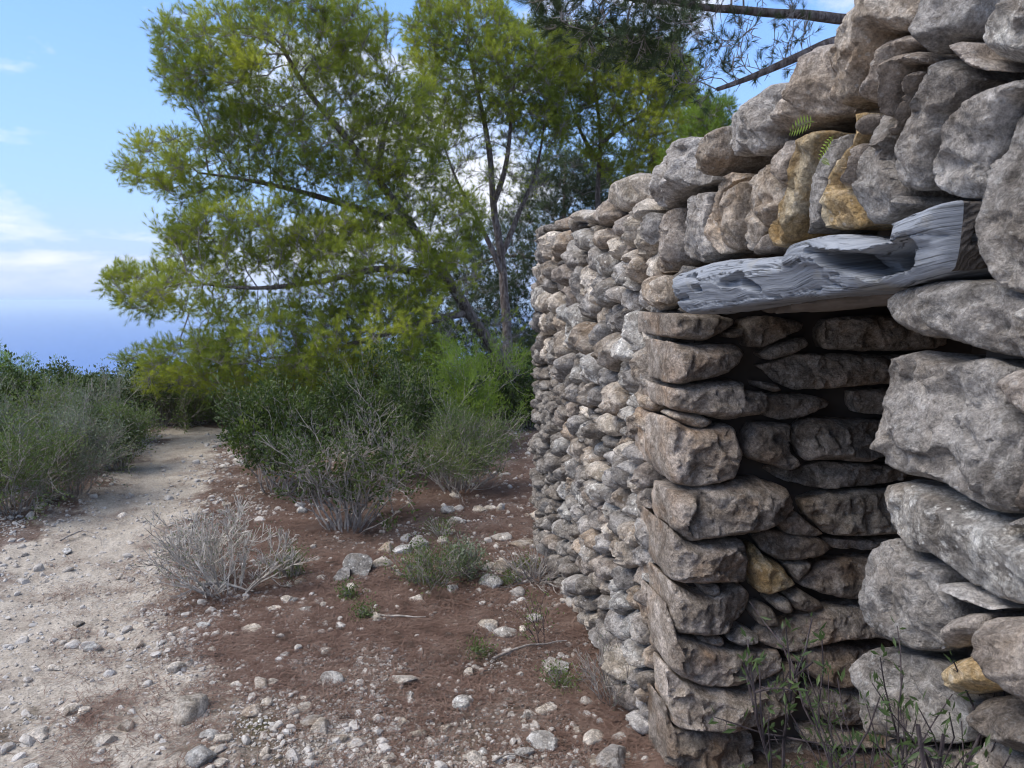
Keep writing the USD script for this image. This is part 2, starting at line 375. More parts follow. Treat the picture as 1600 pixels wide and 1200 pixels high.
# outer face stones: material, relief, outline in the photograph (unprojected onto the wall's face)
OUTER = [
 ("cap", "g", .08, "1012,290 1015,262 1030,233 1040,224 1060,214 1102,212 1108,225 1096,260 1094,282 1082,290 1055,302 1045,310 1030,328 1018,320 1010,305"),
 ("cap", "w", .06, "1105,207 1120,196 1131,195 1129,225 1126,250 1108,275 1096,275 1093,240 1100,220"),
 ("cap", "g", .09, "1136,185 1145,165 1162,160 1185,140 1205,126 1232,122 1229,150 1216,175 1196,208 1195,232 1175,246 1170,236 1160,238 1131,247 1129,220"),
 ("cap", "b", .09, "1236,120 1247,83 1260,68 1275,62 1302,62 1296,90 1290,120 1296,150 1298,175 1270,185 1245,200 1217,210 1198,205 1216,165 1229,140"),
 ("cap", "w", .10, "1300,60 1304,40 1325,22 1335,0 1345,-35 1425,-40 1430,0 1428,47 1395,48 1366,56 1360,85 1351,110 1334,135 1330,155 1302,172 1298,150 1292,115 1294,85"),
 ("fold", "b", .08, "1367,58 1400,48 1429,50 1432,72 1395,82 1386,110 1376,140 1340,163 1333,157 1337,135 1355,108 1363,85"),
 ("fold", "b", .07, "1388,90 1400,81 1434,77 1447,90 1444,100 1415,104 1402,130 1389,160 1382,185 1373,182 1377,150 1387,112"),
 ("sold", "g", .06, "1356,172 1371,148 1375,162 1373,183 1380,187 1391,201 1378,225 1373,245 1385,265 1395,295 1391,320 1375,340 1343,357 1337,345 1329,310 1327,285 1333,255 1344,222"),
 ("sold", "b", .05, "1418,105 1444,102 1425,130 1414,150 1409,170 1399,192 1390,213 1380,218 1377,210 1389,186 1401,155 1406,125"),
 ("sold", "g", .08, "1450,84 1472,84 1495,95 1507,112 1537,121 1504,132 1488,160 1462,185 1456,215 1442,250 1439,278 1425,302 1400,303 1384,278 1388,245 1402,212 1413,170 1423,135 1441,107"),
 ("sold", "g", .08, "1490,162 1508,137 1542,124 1580,114 1612,120 1600,143 1570,162 1558,190 1546,220 1542,235 1526,260 1526,308 1518,316 1480,315 1453,310 1447,295 1441,270 1444,250 1459,225 1466,190"),
 ("cap", "g", .07, "1431,50 1434,30 1446,5 1450,-25 1523,-28 1519,5 1511,35 1499,57 1480,64 1472,72 1456,84 1447,88 1434,72"),
 ("rock", "b", .05, "1481,67 1500,61 1519,64 1523,85 1544,102 1546,115 1515,109 1500,92 1486,81"),
 ("rock", "l", .09, "1521,70 1526,33 1539,15 1553,-5 1570,-30 1650,-35 1650,108 1600,110 1575,106 1545,98 1529,90"),
 ("rock", "g", .035, "1605,147 1572,167 1561,190 1550,230 1530,262 1531,290 1526,330 1521,370 1524,400 1538,425 1546,441 1566,458 1590,461 1640,455 1660,300 1660,135"),
 ("sold", "b", .04, "1033,330 1046,319 1047,350 1049,385 1046,410 1035,427 1027,420 1026,380 1029,345"),
 ("sold", "g", .05, "1044,322 1060,306 1082,297 1102,296 1099,325 1093,355 1101,375 1099,399 1075,415 1061,406 1049,380"),
 ("sold", "w", .04, "1105,281 1125,264 1137,269 1139,280 1114,300 1109,330 1109,355 1124,380 1131,395 1108,403 1097,390 1094,355 1104,315"),
 ("sold", "w", .05, "1116,301 1140,285 1154,277 1154,305 1151,340 1149,365 1142,395 1131,394 1121,370 1112,350"),
 ("sold", "w", .05, "1161,276 1176,256 1192,248 1197,275 1210,298 1208,315 1192,354 1174,372 1160,395 1150,395 1152,362 1157,310"),
 ("sold", "b", .04, "1193,250 1204,229 1209,213 1236,215 1234,238 1225,265 1223,285 1215,296 1201,280 1196,268"),
 ("sold", "o", .06, "1227,260 1236,231 1249,206 1265,197 1282,199 1274,225 1262,257 1249,305 1241,340 1227,377 1206,391 1192,387 1199,350 1207,318 1226,282"),
 ("rock", "b", .03, "1163,400 1176,378 1192,357 1191,389 1186,397"),
 ("sold", "g", .05, "1261,270 1273,239 1284,213 1304,199 1302,225 1294,262 1282,292 1279,320 1269,350 1255,361 1234,377 1245,340 1252,308"),
 ("sold", "o", .06, "1314,185 1319,171 1351,168 1339,195 1330,218 1323,240 1317,265 1308,288 1321,300 1326,320 1331,345 1329,359 1305,365 1281,363 1274,350 1276,320 1286,290 1299,255 1308,225"),
 ("rock", "b", .04, "1327,220 1340,222 1338,250 1325,294 1312,296 1306,288 1320,257"),
 ("rock", "b", .03, "1335,200 1340,185 1353,172 1355,185 1346,208 1340,214"),
 ("rock", "g", .03, "1387,312 1397,301 1407,313 1406,324 1392,329"),
 ("jamb", "g", .09, "1381,462 1400,447 1435,438 1480,436 1535,436 1560,458 1578,465 1592,488 1584,505 1602,523 1625,568 1570,566 1500,548 1470,536 1425,530 1400,513 1390,500 1383,482"),
 ("rock", "l", .08, "1602,464 1592,488 1586,503 1600,518 1650,532 1650,460"),
 ("block", "g", .07, "1380,580 1385,560 1412,550 1462,562 1490,560 1505,556 1525,561 1550,573 1543,610 1568,645 1594,678 1595,700 1580,760 1570,795 1561,809 1518,798 1478,773 1435,756 1408,746 1376,731 1371,700 1374,665 1379,610"),
 ("rock", "b", .06, "1545,610 1559,579 1577,572 1650,577 1650,690 1600,664 1576,640 1569,625"),
 ("rock", "b", .05, "1602,700 1650,702 1650,790 1568,805 1582,770"),
 ("rock", "g", .05, "1566,822 1570,812 1590,804 1650,801 1650,834 1595,830 1570,829"),
 ("lich", "l", .08, "1371,772 1379,754 1408,751 1440,763 1500,791 1562,816 1570,830 1600,837 1650,849 1650,988 1600,963 1562,948 1525,935 1495,913 1462,888 1437,873 1415,865 1400,843 1383,821 1376,792"),
 ("jamb", "g", .07, "1356,872 1371,843 1391,837 1402,851 1414,871 1458,893 1453,918 1468,935 1476,965 1473,990 1466,1010 1450,1019 1425,1021 1382,1004 1376,992 1361,985 1354,965 1351,930 1351,905"),
 ("rock", "g", .04, "1457,909 1482,909 1497,919 1524,940 1564,955 1535,957 1500,944 1463,925"),
 ("rock", "b", .06, "1474,970 1482,963 1507,956 1526,958 1531,988 1521,1000 1495,1014 1480,1018 1474,1007"),
 ("rock", "b", .08, "1531,965 1550,961 1575,961 1650,978 1650,1120 1597,1103 1571,1069 1541,1039 1531,1025"),
 ("rock", "o", .06, "1464,1036 1495,1021 1527,1017 1534,1038 1559,1060 1568,1075 1525,1087 1495,1091 1471,1087 1460,1060"),
 ("rock", "b", .08, "1491,1125 1501,1096 1515,1088 1550,1089 1575,1097 1595,1110 1650,1120 1650,1195 1575,1186 1550,1176 1520,1153 1500,1138"),
 ("jamb", "g", .06, "1356,1020 1375,1007 1390,1017 1425,1027 1453,1046 1466,1090 1483,1106 1485,1140 1478,1168 1440,1163 1400,1158 1361,1148 1351,1110 1351,1060"),
 ("jamb", "b", .06, "1358,1154 1440,1168 1482,1173 1500,1146 1545,1182 1570,1192 1575,1275 1350,1275"),
 ("rock", "b", .06, "1577,1194 1650,1200 1650,1275 1579,1275"),
 # rubble along the top, left of the caps
 ("rock", "p", .08, "950,300 956,281 968,274 985,268 1006,272 1010,290 1007,310 985,323 966,333 951,320"),
 ("rock", "b", .06, "932,330 948,304 951,322 962,336 950,352 935,356 929,345"),
 ("rock", "b", .06, "963,340 984,326 988,346 985,368 964,372 953,362"),
 ("rock", "l", .05, "890,362 905,355 928,365 927,392 908,392 893,388"),
 ("rock", "p", .05, "888,336 900,326 912,330 914,345 900,347 890,344"),
 ("rock", "p", .05, "914,333 930,326 932,345 918,352"),
 ("rock", "w", .05, "862,343 882,336 886,356 870,360 861,352"),
 ("rock", "w", .06, "866,364 887,356 888,372 882,392 872,410 862,412"),
]

# far jamb (reveal) stones
REVEAL = [
 ("q", "d", .05, "1035,495 1048,489 1130,491 1154,500 1149,510 1130,524 1102,534 1062,531 1037,527"),
 ("r", "d", .03, "1140,520 1167,511 1165,525 1152,529 1142,528"),
 ("q", "d", .07, "1026,537 1032,532 1065,538 1100,542 1120,538 1155,538 1167,553 1159,570 1140,587 1100,597 1065,602 1040,600 1030,590"),
 ("q", "d", .06, "1025,615 1030,607 1062,608 1100,601 1165,597 1170,610 1204,615 1208,635 1197,651 1140,659 1110,652 1062,642 1045,640"),
 ("r", "w", .04, "1052,652 1060,646 1100,650 1119,660 1105,671 1080,667"),
 ("q", "d", .07, "1012,680 1018,660 1048,658 1085,673 1120,671 1151,666 1159,690 1166,710 1159,735 1151,754 1120,761 1085,765 1060,759 1045,745 1012,725"),
 ("q", "d", .09, "1028,770 1055,768 1085,766 1150,758 1160,752 1205,756 1236,766 1242,782 1249,797 1230,817 1205,831 1165,839 1120,846 1083,850 1047,830 1032,805"),
 ("q", "d", .07, "1017,840 1022,823 1040,825 1080,852 1115,851 1165,846 1172,860 1172,895 1171,916 1140,914 1105,916 1075,916 1055,912 1030,895"),
 ("r", "d", .03, "1100,919 1128,918 1130,930 1115,937 1103,930"),
 ("q", "d", .07, "1035,920 1040,912 1062,920 1097,936 1120,936 1165,922 1179,933 1184,952 1169,971 1140,994 1105,997 1065,994 1055,985 1037,955"),
 ("r", "d", .03, "1090,1000 1134,1000 1136,1012 1130,1016 1100,1007"),
 ("r", "g", .05, "1142,1004 1167,986 1192,998 1185,1011 1160,1013"),
 ("q", "d", .08, "1000,955 1010,947 1032,957 1065,1002 1100,1010 1132,1019 1150,1023 1190,1024 1225,1026 1230,1031 1229,1055 1216,1071 1185,1074 1120,1080 1085,1071 1065,1059 1037,1047 1025,1020 1000,975"),
 ("r", "d", .05, "1231,1045 1247,1042 1256,1055 1252,1069 1233,1072 1224,1069"),
 ("q", "d", .09, "1025,1060 1052,1057 1080,1076 1120,1084 1180,1087 1210,1084 1256,1074 1259,1085 1254,1107 1256,1120 1222,1124 1185,1139 1145,1149 1110,1149 1060,1144 1052,1125 1032,1100"),
 ("q", "d", .07, "1017,1120 1032,1114 1052,1128 1060,1150 1110,1154 1180,1150 1185,1165 1187,1230 1020,1250 1018,1160"),
 ("r", "d", .04, "1168,500 1205,493 1261,503 1261,515 1225,532 1200,544 1176,544"),
 ("r", "d", .03, "1196,555 1216,541 1262,526 1271,540 1250,552 1211,564"),
 ("r", "d", .05, "1288,515 1300,495 1380,492 1425,520 1430,540 1385,549 1296,548"),
 ("r", "d", .05, "1189,572 1220,566 1255,556 1305,553 1400,558 1400,597 1342,606 1305,609 1245,610 1221,600"),
 ("r", "d", .03, "1189,596 1219,602 1227,611 1217,614 1193,607"),
 ("r", "d", .04, "1208,622 1230,616 1280,619 1301,626 1299,637 1262,654 1230,659 1206,654 1213,636"),
 ("r", "d", .02, "1346,612 1410,605 1410,652 1352,649 1344,635"),
 ("r", "d", .05, "1173,680 1188,663 1220,664 1244,667 1239,680 1241,707 1260,729 1240,739 1206,729 1178,721 1171,707"),
 ("r", "d", .06, "1243,685 1256,666 1277,654 1330,659 1385,661 1395,700 1360,724 1297,721 1263,724"),
 ("r", "d", .05, "1211,737 1250,740 1297,727 1352,726 1400,737 1400,750 1320,767 1275,764 1231,755"),
 ("r", "w", .04, "1259,786 1300,775 1350,768 1405,770 1405,834 1340,844 1297,839 1266,810"),
 ("r", "d", .02, "1226,823 1250,802 1262,814 1294,838 1280,843 1236,839"),
 ("r", "d", .04, "1186,844 1205,835 1250,837 1287,843 1308,858 1284,874 1260,878 1222,879 1198,865"),
 ("r", "d", .03, "1300,849 1340,849 1390,843 1390,862 1330,865 1309,861"),
 ("r", "o", .05, "1176,857 1187,855 1200,873 1227,886 1235,898 1249,915 1227,926 1205,933 1191,929 1178,895"),
 ("r", "w", .03, "1230,882 1276,881 1264,900 1254,913 1241,900"),
 ("r", "d", .05, "1258,920 1276,893 1292,881 1335,877 1380,880 1380,941 1335,939 1292,931"),
 ("r", "d", .05, "1184,965 1193,949 1210,953 1224,975 1219,984 1194,982"),
 ("r", "w", .05, "1208,945 1230,936 1239,942 1245,955 1235,963 1218,957"),
 ("r", "d", .05, "1236,935 1257,926 1291,947 1289,955 1272,960 1248,957"),
 ("r", "d", .06, "1191,1005 1201,991 1225,986 1250,971 1297,952 1390,947 1390,1000 1330,1004 1285,1014 1245,1024 1211,1017"),
 ("r", "d", .06, "1238,1031 1275,1021 1310,1014 1395,1016 1395,1072 1310,1080 1286,1071 1261,1050"),
 ("r", "d", .05, "1263,1087 1300,1084 1395,1077 1395,1144 1320,1139 1291,1129 1266,1110"),
 ("r", "d", .05, "1256,1147 1300,1149 1395,1152 1395,1176 1290,1172 1263,1165"),
 ("r", "d", .05, "1192,1182 1290,1176 1395,1180 1395,1260 1192,1260"),
]

hut = xf("dry_stone_hut")
tag(hut, "round dry stone hut of rough grey limestone with a low open doorway", "stone hut")
hut_p = "/World/dry_stone_hut"
all_stones = []   # (apparent size, verts, faces, material key)

def seen(V):
    x, y = px_of(V)
    return float((x.max() - x.min()) * (y.max() - y.min()))

# the hand-traced stones of the outer face
hero_uv = []
for i, (kind, mk, rel, s) in enumerate(OUTER):
    bev = {"sold": (0.1, 0.5), "block": (0.05, 0.35), "lich": (0.08, 0.5), "fold": (0.1, 0.5), "jamb": (0.06, 0.4)}.get(kind, (0.12, 0.75))
    rel = rel * {"sold": 0.5, "jamb": 0.65, "block": 0.7}.get(kind, 0.85)
    p = poly(s)
    if kind in ("block", "lich", "jamb"):
        p[:, 0] = np.where(p[:, 0] < 1425, p[:, 0] - 12, p[:, 0])
    uv = unproject(p, CORNER, WDIR, NOUT, 0.015)
    hero_uv.append(Polygon(uv).buffer(0))
    sh = Polygon(uv).buffer(0).buffer(-0.009 if kind == 'sold' else -0.004)
    if sh.geom_type == "Polygon" and not sh.is_empty:
        uv = np.array(sh.exterior.coords)[:-1]
    L = math.sqrt(Polygon(uv).area)
    c = uv.mean(0)
    planes, tilt, chip = None, 0.4, 1.0
    rg = np.random.default_rng(900 + i)
    if kind == "sold":
        lean = np.array([1.0, 0.35]); lean /= np.linalg.norm(lean)
        w = np.ptp(uv @ lean)
        cc = c + lean * w * rg.uniform(0.0, 0.12)
        planes = [(cc, lean * rg.uniform(0.12, 0.36), rel), (cc, -lean * rg.uniform(0.1, 0.35), rel), (c + [0, -0.3 * L], np.array([0.1, 0.5]), rel)]
    elif kind == "fold":
        planes = [(c, np.array([0.7, 0.9]), rel), (c, np.array([-0.2, -0.3]), rel)]
    elif kind == "cap":
        planes = [(c + rg.normal(0, .05, 2), np.array([0.45, 0.55]), rel), (c, np.array([-0.25, -0.35]), rel), (c + rg.normal(0, .05, 2), np.array([0.6, -0.1]), rel * 1.05)]
    elif kind == "block":
        planes = [(c, np.array([0.05, 0.06]), rel), (c + [-.12, -.05], np.array([0.9, 0.3]), rel * 1.1), (c + [0, .12], np.array([-.05, -0.5]), rel * 1.1)]; chip = 1.1
    elif kind == "lich":
        planes = [(c, np.array([0.03, 0.15]), rel), (c + [0, .05], np.array([0.0, -0.5]), rel)]; chip = 0.6
    elif kind == "jamb":
        planes = [(c + [-.1, 0], np.array([0.25, 0.1]), rel), (c + [0.05, -0.05], np.array([-0.1, 0.5]), rel), (c + [.05, .1], np.array([-.3, -0.35]), rel)]
    near = uv[:, 0].mean() < 0
    V, F = stone(uv, 100 + i, relief=rel, depth=0.30 if near else 0.2, e=0.0065 if near else 0.012, ring=0.025, edge=min(0.012 if kind == 'sold' else 0.016, 0.10 * L), planes=planes, tilt=tilt, chip=chip, bev=bev)
    V[:, 2] += rg.normal(0, 0.005 if kind == 'sold' else 0.012)
    all_stones.append((1e9, outer_map(V), F, mk, "stone"))

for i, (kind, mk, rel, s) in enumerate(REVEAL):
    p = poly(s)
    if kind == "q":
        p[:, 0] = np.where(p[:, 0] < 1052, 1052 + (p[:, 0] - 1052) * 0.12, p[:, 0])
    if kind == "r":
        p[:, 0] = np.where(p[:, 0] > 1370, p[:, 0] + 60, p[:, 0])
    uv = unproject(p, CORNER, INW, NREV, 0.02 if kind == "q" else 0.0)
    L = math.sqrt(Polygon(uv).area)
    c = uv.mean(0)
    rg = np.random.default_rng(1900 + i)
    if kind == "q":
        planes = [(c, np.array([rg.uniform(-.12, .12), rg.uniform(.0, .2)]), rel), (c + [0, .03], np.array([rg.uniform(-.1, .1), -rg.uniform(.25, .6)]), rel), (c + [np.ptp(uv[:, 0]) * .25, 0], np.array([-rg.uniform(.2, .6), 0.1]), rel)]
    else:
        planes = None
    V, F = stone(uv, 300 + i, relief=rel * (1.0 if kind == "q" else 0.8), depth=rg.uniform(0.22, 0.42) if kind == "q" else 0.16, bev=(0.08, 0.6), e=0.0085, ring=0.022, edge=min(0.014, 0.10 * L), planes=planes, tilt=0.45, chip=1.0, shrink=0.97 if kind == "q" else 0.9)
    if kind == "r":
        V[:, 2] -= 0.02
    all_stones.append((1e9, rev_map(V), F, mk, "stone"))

# small stones of the far outer face: cells of a jittered packing
def packing(region, size, seed, aspect=1.5):
    """Irregular cells filling a region of the (u, z) plane. size(p) gives the wanted cell height at points."""
    rng = np.random.default_rng(seed)
    x0, y0, x1, y1 = region.bounds
    cand = np.column_stack([rng.uniform(x0 - .2, x1 + .2, 14000), rng.uniform(y0 - .2, y1 + .2, 14000)])
    sz = size(cand) * np.exp(rng.normal(-0.02, 0.48, len(cand)))
    A = np.array([1 / aspect, 1.0])
    kp = np.zeros((len(cand), 2)); ks = np.zeros(len(cand)); m = 0
    ca = cand * A
    for k in rng.permutation(len(cand)):
        dx = kp[:m] - ca[k]
        if m and (dx[:, 0] ** 2 + dx[:, 1] ** 2 < (0.5 * (ks[:m] + sz[k])) ** 2).any():
            continue
        kp[m] = ca[k]; ks[m] = sz[k]; m += 1
    kp = kp[:m] / A
    vor = Voronoi(kp * A)
    out = []
    for k in range(len(kp)):
        reg = vor.regions[vor.point_region[k]]
        if not reg or -1 in reg:
            continue
        cell = Polygon(vor.vertices[reg] / A).intersection(region)
        if cell.is_empty:
            continue
        if cell.geom_type != "Polygon":
            cell = max((g for g in cell.geoms if g.geom_type == "Polygon"), key=lambda g: g.area, default=None)
            if cell is None:
                continue
        if cell.area > 0.0012:
            out.append(cell)
    return out

prof = unproject(poly("1034,480 1012,500 1010,930 998,1240 905,1240 860,910 855,860 838,820 822,800 824,360 830,352 860,345 888,336 930,328 948,345 958,330 1012,325 1030,330"), CORNER, WDIR, NOUT, 0.0)
top = lambda u: np.interp(u, [0.0, 0.2, 0.9, 1.6, 2.2, 2.6, 4.0], [2.25, 2.25, 2.3, 2.28, 2.3, 2.33, 2.33])
us = np.linspace(0.25, 4.6, 40)
region = Polygon(np.vstack([np.column_stack([us, np.full(40, -0.12)]), np.column_stack([us, top(us)])[::-1]]))
upper_left = Polygon([(0.02, 1.74), (0.4, 1.74), (0.4, 2.25), (0.02, 2.25)])
region = unary_union([region, upper_left]).difference(unary_union(hero_uv).buffer(0.012))
zsplit = LineString([(u, 1.28 + 0.10 * math.sin(u * 5.1) + 0.07 * math.sin(u * 13.0 + 1)) for u in np.linspace(-0.2, 5.0, 60)])
low = Polygon(list(zsplit.coords) + [(5.0, -1), (-0.2, -1)])
cells = packing(region.difference(low), lambda p: np.full(len(p), 0.165), 5, 1.15) + packing(region.intersection(low), lambda p: np.where(p[:, 0] < 0.75, 0.125, 0.10), 6, 1.5)
rng = np.random.default_rng(77)
for i, cell in enumerate(cells):
    cc = cell.buffer(-0.005)
    if cc.is_empty or cc.geom_type != "Polygon":
        continue
    cc = cc.simplify(0.006)
    uv = np.array(cc.exterior.coords)[:-1]
    L = math.sqrt(cc.area)
    rel = rng.uniform(0.22, 0.6) * min(L, 0.14) * (0.4 if cell.centroid.x < 0.3 and cell.centroid.y > 1.6 else 1.0)
    V, F = stone(uv, 2000 + i, relief=rel, depth=0.12, e=max(0.012, L / 11), edge=0.09 * L, tilt=0.5, chip=2.0, shrink=0.8, rough=0.08, ring=0.05, bev=(0.06, 0.5))
    V[:, 2] += rng.normal(-0.008, 0.024)
    W = outer_map(V)
    mk = rng.choice(["g", "l", "w", "b", "p", "o"], p=[.31, .20, .19, .12, .18, 0.0])
    all_stones.append((seen(W) if V[:, 0].mean() < U_ARC + 1.1 else 0.0, W, F, mk, "stone"))

# the wall goes on towards and past the camera, outside the picture: larger stones
us2 = np.linspace(-3.3, -1.62, 20)
edge_u = unproject(np.array([[1640., -30.], [1640., 1270.]]), CORNER, WDIR, NOUT, 0)[:, 0]
reg2 = Polygon([(-3.6, -0.05), (float(edge_u.min()) - 0.01, -0.05), (float(edge_u.min()) - 0.01, 2.5), (-3.6, 2.45)]).difference(unary_union(hero_uv).buffer(0.012))
for i, cell in enumerate(packing(reg2, lambda p: np.full(len(p), 0.3), 8, 1.3)):
    cc = cell.buffer(-0.008)
    if cc.is_empty or cc.geom_type != "Polygon":
        continue
    uv = np.array(cc.simplify(0.01).exterior.coords)[:-1]
    V, F = stone(uv, 4000 + i, relief=0.06, depth=0.2, e=0.04, edge=0.04)
    all_stones.append((2.0, outer_map(V), F, "g", "stone"))
# courses of the near outer face below and above what the picture shows
reg3 = Polygon([(float(edge_u.max()) - 0.2, 2.46), (-0.9, 2.46), (-0.9, 2.5), (float(edge_u.max()) - 0.2, 2.5)])
# right-hand reveal (faces away from the camera)
U_R = float(unproject(np.array([[1378., 700.]]), CORNER, WDIR, NOUT, 0.0)[0, 0])
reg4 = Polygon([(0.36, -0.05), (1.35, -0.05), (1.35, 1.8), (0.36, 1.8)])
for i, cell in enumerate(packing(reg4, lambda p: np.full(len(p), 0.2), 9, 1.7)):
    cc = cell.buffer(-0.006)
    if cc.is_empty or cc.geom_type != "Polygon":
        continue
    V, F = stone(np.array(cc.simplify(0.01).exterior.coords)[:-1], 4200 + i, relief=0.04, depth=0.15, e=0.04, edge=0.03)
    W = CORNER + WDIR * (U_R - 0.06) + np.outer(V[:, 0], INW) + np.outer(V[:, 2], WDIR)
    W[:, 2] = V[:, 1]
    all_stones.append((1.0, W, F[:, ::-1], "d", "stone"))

order = sorted(range(len(all_stones)), key=lambda k: -all_stones[k][0])
for n, k in enumerate(order[:300]):
    _, V, F, mk, nm = all_stones[k]
    put(nm, compact(V, F), STONE[mk], hut_p, smooth=38)
rest = {}
for k in order[300:]:
    _, V, F, mk, nm = all_stones[k]
    rest.setdefault("g", []).append(trimesh.Trimesh(V, F, process=False))
if rest:
    tag(put("small_stones", trimesh.util.concatenate(rest["g"]), STONE["mix"], hut_p, smooth=True), kind="stuff")
print("wall stones", len(all_stones), "tris", sum(len(a[2]) for a in all_stones))

# rubble core behind the face stones, with the doorway left open
def plan(u, inw):
    p = CORNER + WDIR * u + INW * inw
    return (p[0], p[1])
IN = 0.13
T_IN = 1.55
cen = CORNER + WDIR * U_ARC + INW * R_ARC
arc = []
for a in np.linspace(0, 1.9, 14):
    n = NOUT * math.cos(a) + WDIR * math.sin(a)
    q = cen + n * (R_ARC - IN)
    arc.append((q[0], q[1]))
left = Polygon([plan(0.13, IN)] + arc + [plan(1.6, T_IN + .6), plan(0.13, T_IN)]).buffer(0)
right = Polygon([plan(U_R - 0.15, IN), plan(U_R - 0.15, T_IN), plan(-3.6, T_IN), plan(-3.6, IN)])
back = Polygon([plan(0.12, 1.4), plan(0.12, T_IN), plan(U_R - 0.14, T_IN), plan(U_R - 0.14, 1.4)])
over = Polygon([plan(0.125, IN + .14), plan(0.125, 1.39), plan(U_R - 0.145, 1.39), plan(U_R - 0.145, IN + .14)])
cores = []
for pg, z0, z1 in ((left, -0.3, 2.24), (right, -0.3, 2.35), (back, -0.3, 2.2), (over, 1.9, 2.3)):
    m = trimesh.creation.extrude_polygon(pg, z1 - z0, engine="earcut")
    m.apply_translation([0, 0, z0])
    cores.append(m)
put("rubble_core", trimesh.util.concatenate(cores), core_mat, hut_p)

# ---------------------------------------------------------------- the timber lintel
wood_mat = M("weathered_timber", {
    "uv": ("uvmap", {"attribute": "st"}),
    "nw": ("noise_texture", {"scale": 5.0, "detail": 3.0, "roughness": 0.55}),
    "wa": ("vector_math", {"math_type": "multiply_add", "vector2": (0.0, 0.022, 0.0)}),
    "mp": ("mapping", {"scale": (2.4, 95.0, 1.0)}),
    "n1": ("noise_texture", {"scale": 1.9, "detail": 9.0, "roughness": 0.74, "distortion": 0.35}),
    "r1": ("rgb_ramp", {"ramp": [(0.0, (0.12, 0.126, 0.14)), (0.33, (0.18, 0.192, 0.216)), (0.46, (0.245, 0.264, 0.298)), (0.6, (0.305, 0.325, 0.36)), (0.75, (0.37, 0.388, 0.415)), (1.0, (0.42, 0.43, 0.445))]}),
    "mp2": ("mapping", {"scale": (3.2, 150.0, 1.0)}),
    "n2": ("noise_texture", {"scale": 1.5, "detail": 6.0, "roughness": 0.65, "distortion": 0.6}),
    "r2": ("map_range", {"from_min": 0.33, "from_max": 0.43, "to_min": 0.25, "to_max": 1.05, "clamp": True}),
    "m2": ("mix", {"mix_type": "multiply", "fac": 0.8}),
    "n3": ("noise_texture", {"scale": 9.0, "detail": 4.0, "roughness": 0.6}),
    "t3": ("map_range", {"from_min": 0.58, "from_max": 0.7, "to_min": 0.0, "to_max": 0.45, "clamp": True}),
    "m3": ("mix", {"color2": (0.36, 0.33, 0.26)}),
    "h": ("math", {"math_type": "multiply_add", "value2": 0.7}),
    "bu": ("bump", {"strength": 0.9, "distance": 0.014}),
    "p": ("principled_bsdf", {"roughness": 0.9, "specular_ior_level": 0.25}),
}, [("uv.UV", "nw.vector"), ("nw.color", "wa.vector1"), ("uv.UV", "wa.vector3"), ("wa.vector", "mp.vector"), ("mp.vector", "n1.vector"), ("n1.fac", "r1.fac"),
    ("wa.vector", "mp2.vector"), ("mp2.vector", "n2.vector"), ("n2.fac", "r2.value"), ("r1.color", "m2.color1"), ("r2.result", "m2.color2"),
    ("uv.UV", "n3.vector"), ("n3.fac", "t3.value"), ("t3.result", "m3.fac"), ("m2.color", "m3.color1"), ("m3.color", "p.base_color"),
    ("n1.fac", "h.value1"), ("r2.result", "h.value3"), ("h.value", "bu.height"), ("bu.normal", "p.normal")])
end_mat = M("timber_end_grain", {
    "g": ("geometry", {}),
    "wv": ("wave_texture", {"wave_type": "rings", "rings_direction": "y", "scale": 26.0, "distortion": 5.0, "detail": 4.0, "detail_scale": 3.0, "detail_roughness": 0.6}),
    "mp": ("mapping", {"location": (-0.97, -1.7, -1.86)}),
    "n": ("noise_texture", {"scale": 60.0, "detail": 6.0, "roughness": 0.7}),
    "r": ("rgb_ramp", {"ramp": [(0.0, (0.055, 0.047, 0.042)), (0.5, (0.10, 0.088, 0.08)), (1.0, (0.17, 0.155, 0.145))]}),
    "mm": ("mix", {"fac": 0.5}),
    "bu": ("bump", {"strength": 0.5, "distance": 0.01}),
    "p": ("principled_bsdf", {"roughness": 0.95, "specular_ior_level": 0.15}),
}, [("g.position", "mp.vector"), ("mp.vector", "wv.vector"), ("g.position", "n.vector"), ("wv.color", "mm.color1"), ("n.fac", "mm.color2"), ("mm.color", "r.fac"), ("r.color", "p.base_color"), ("mm.color", "bu.height"), ("bu.normal", "p.normal")])

LM = 0.075
lint_px = poly("1033,431 1041,425 1065,417 1090,409 1115,405 1140,403 1165,402 1188,400 1202,396 1213,385 1228,374 1250,368 1272,366 1292,372 1312,378 1334,381 1350,377 1366,371 1374,362 1372,357 1352,353 1356,347 1372,341 1400,328 1425,318 1440,313 1453,312 1452,340 1449,365 1446,395 1440,420 1421,431 1398,438 1375,446 1335,450 1290,457 1240,463 1200,466 1160,474 1110,481 1070,487 1046,490 1038,481 1040,470 1034,462 1037,450 1033,442")
lint_uv = unproject(lint_px, CORNER, WDIR, NOUT, LM)
def LP(x, y):
    return unproject(np.array([[x, y]], float), CORNER, WDIR, NOUT, LM)[0]

def capsule(P, a, b, ra, rb):
    """Signed amount inside a tapered stroke from a to b, 1 at its axis and 0 at its rim."""
    a, b = LP(*a), LP(*b)
    ab = b - a
    t = np.clip(((P - a) @ ab) / (ab @ ab), 0, 1)
    d = np.linalg.norm((P - a - t[:, None] * ab) * [0.8, 1.0], axis=1)
    return 1 - d / (ra + (rb - ra) * t)

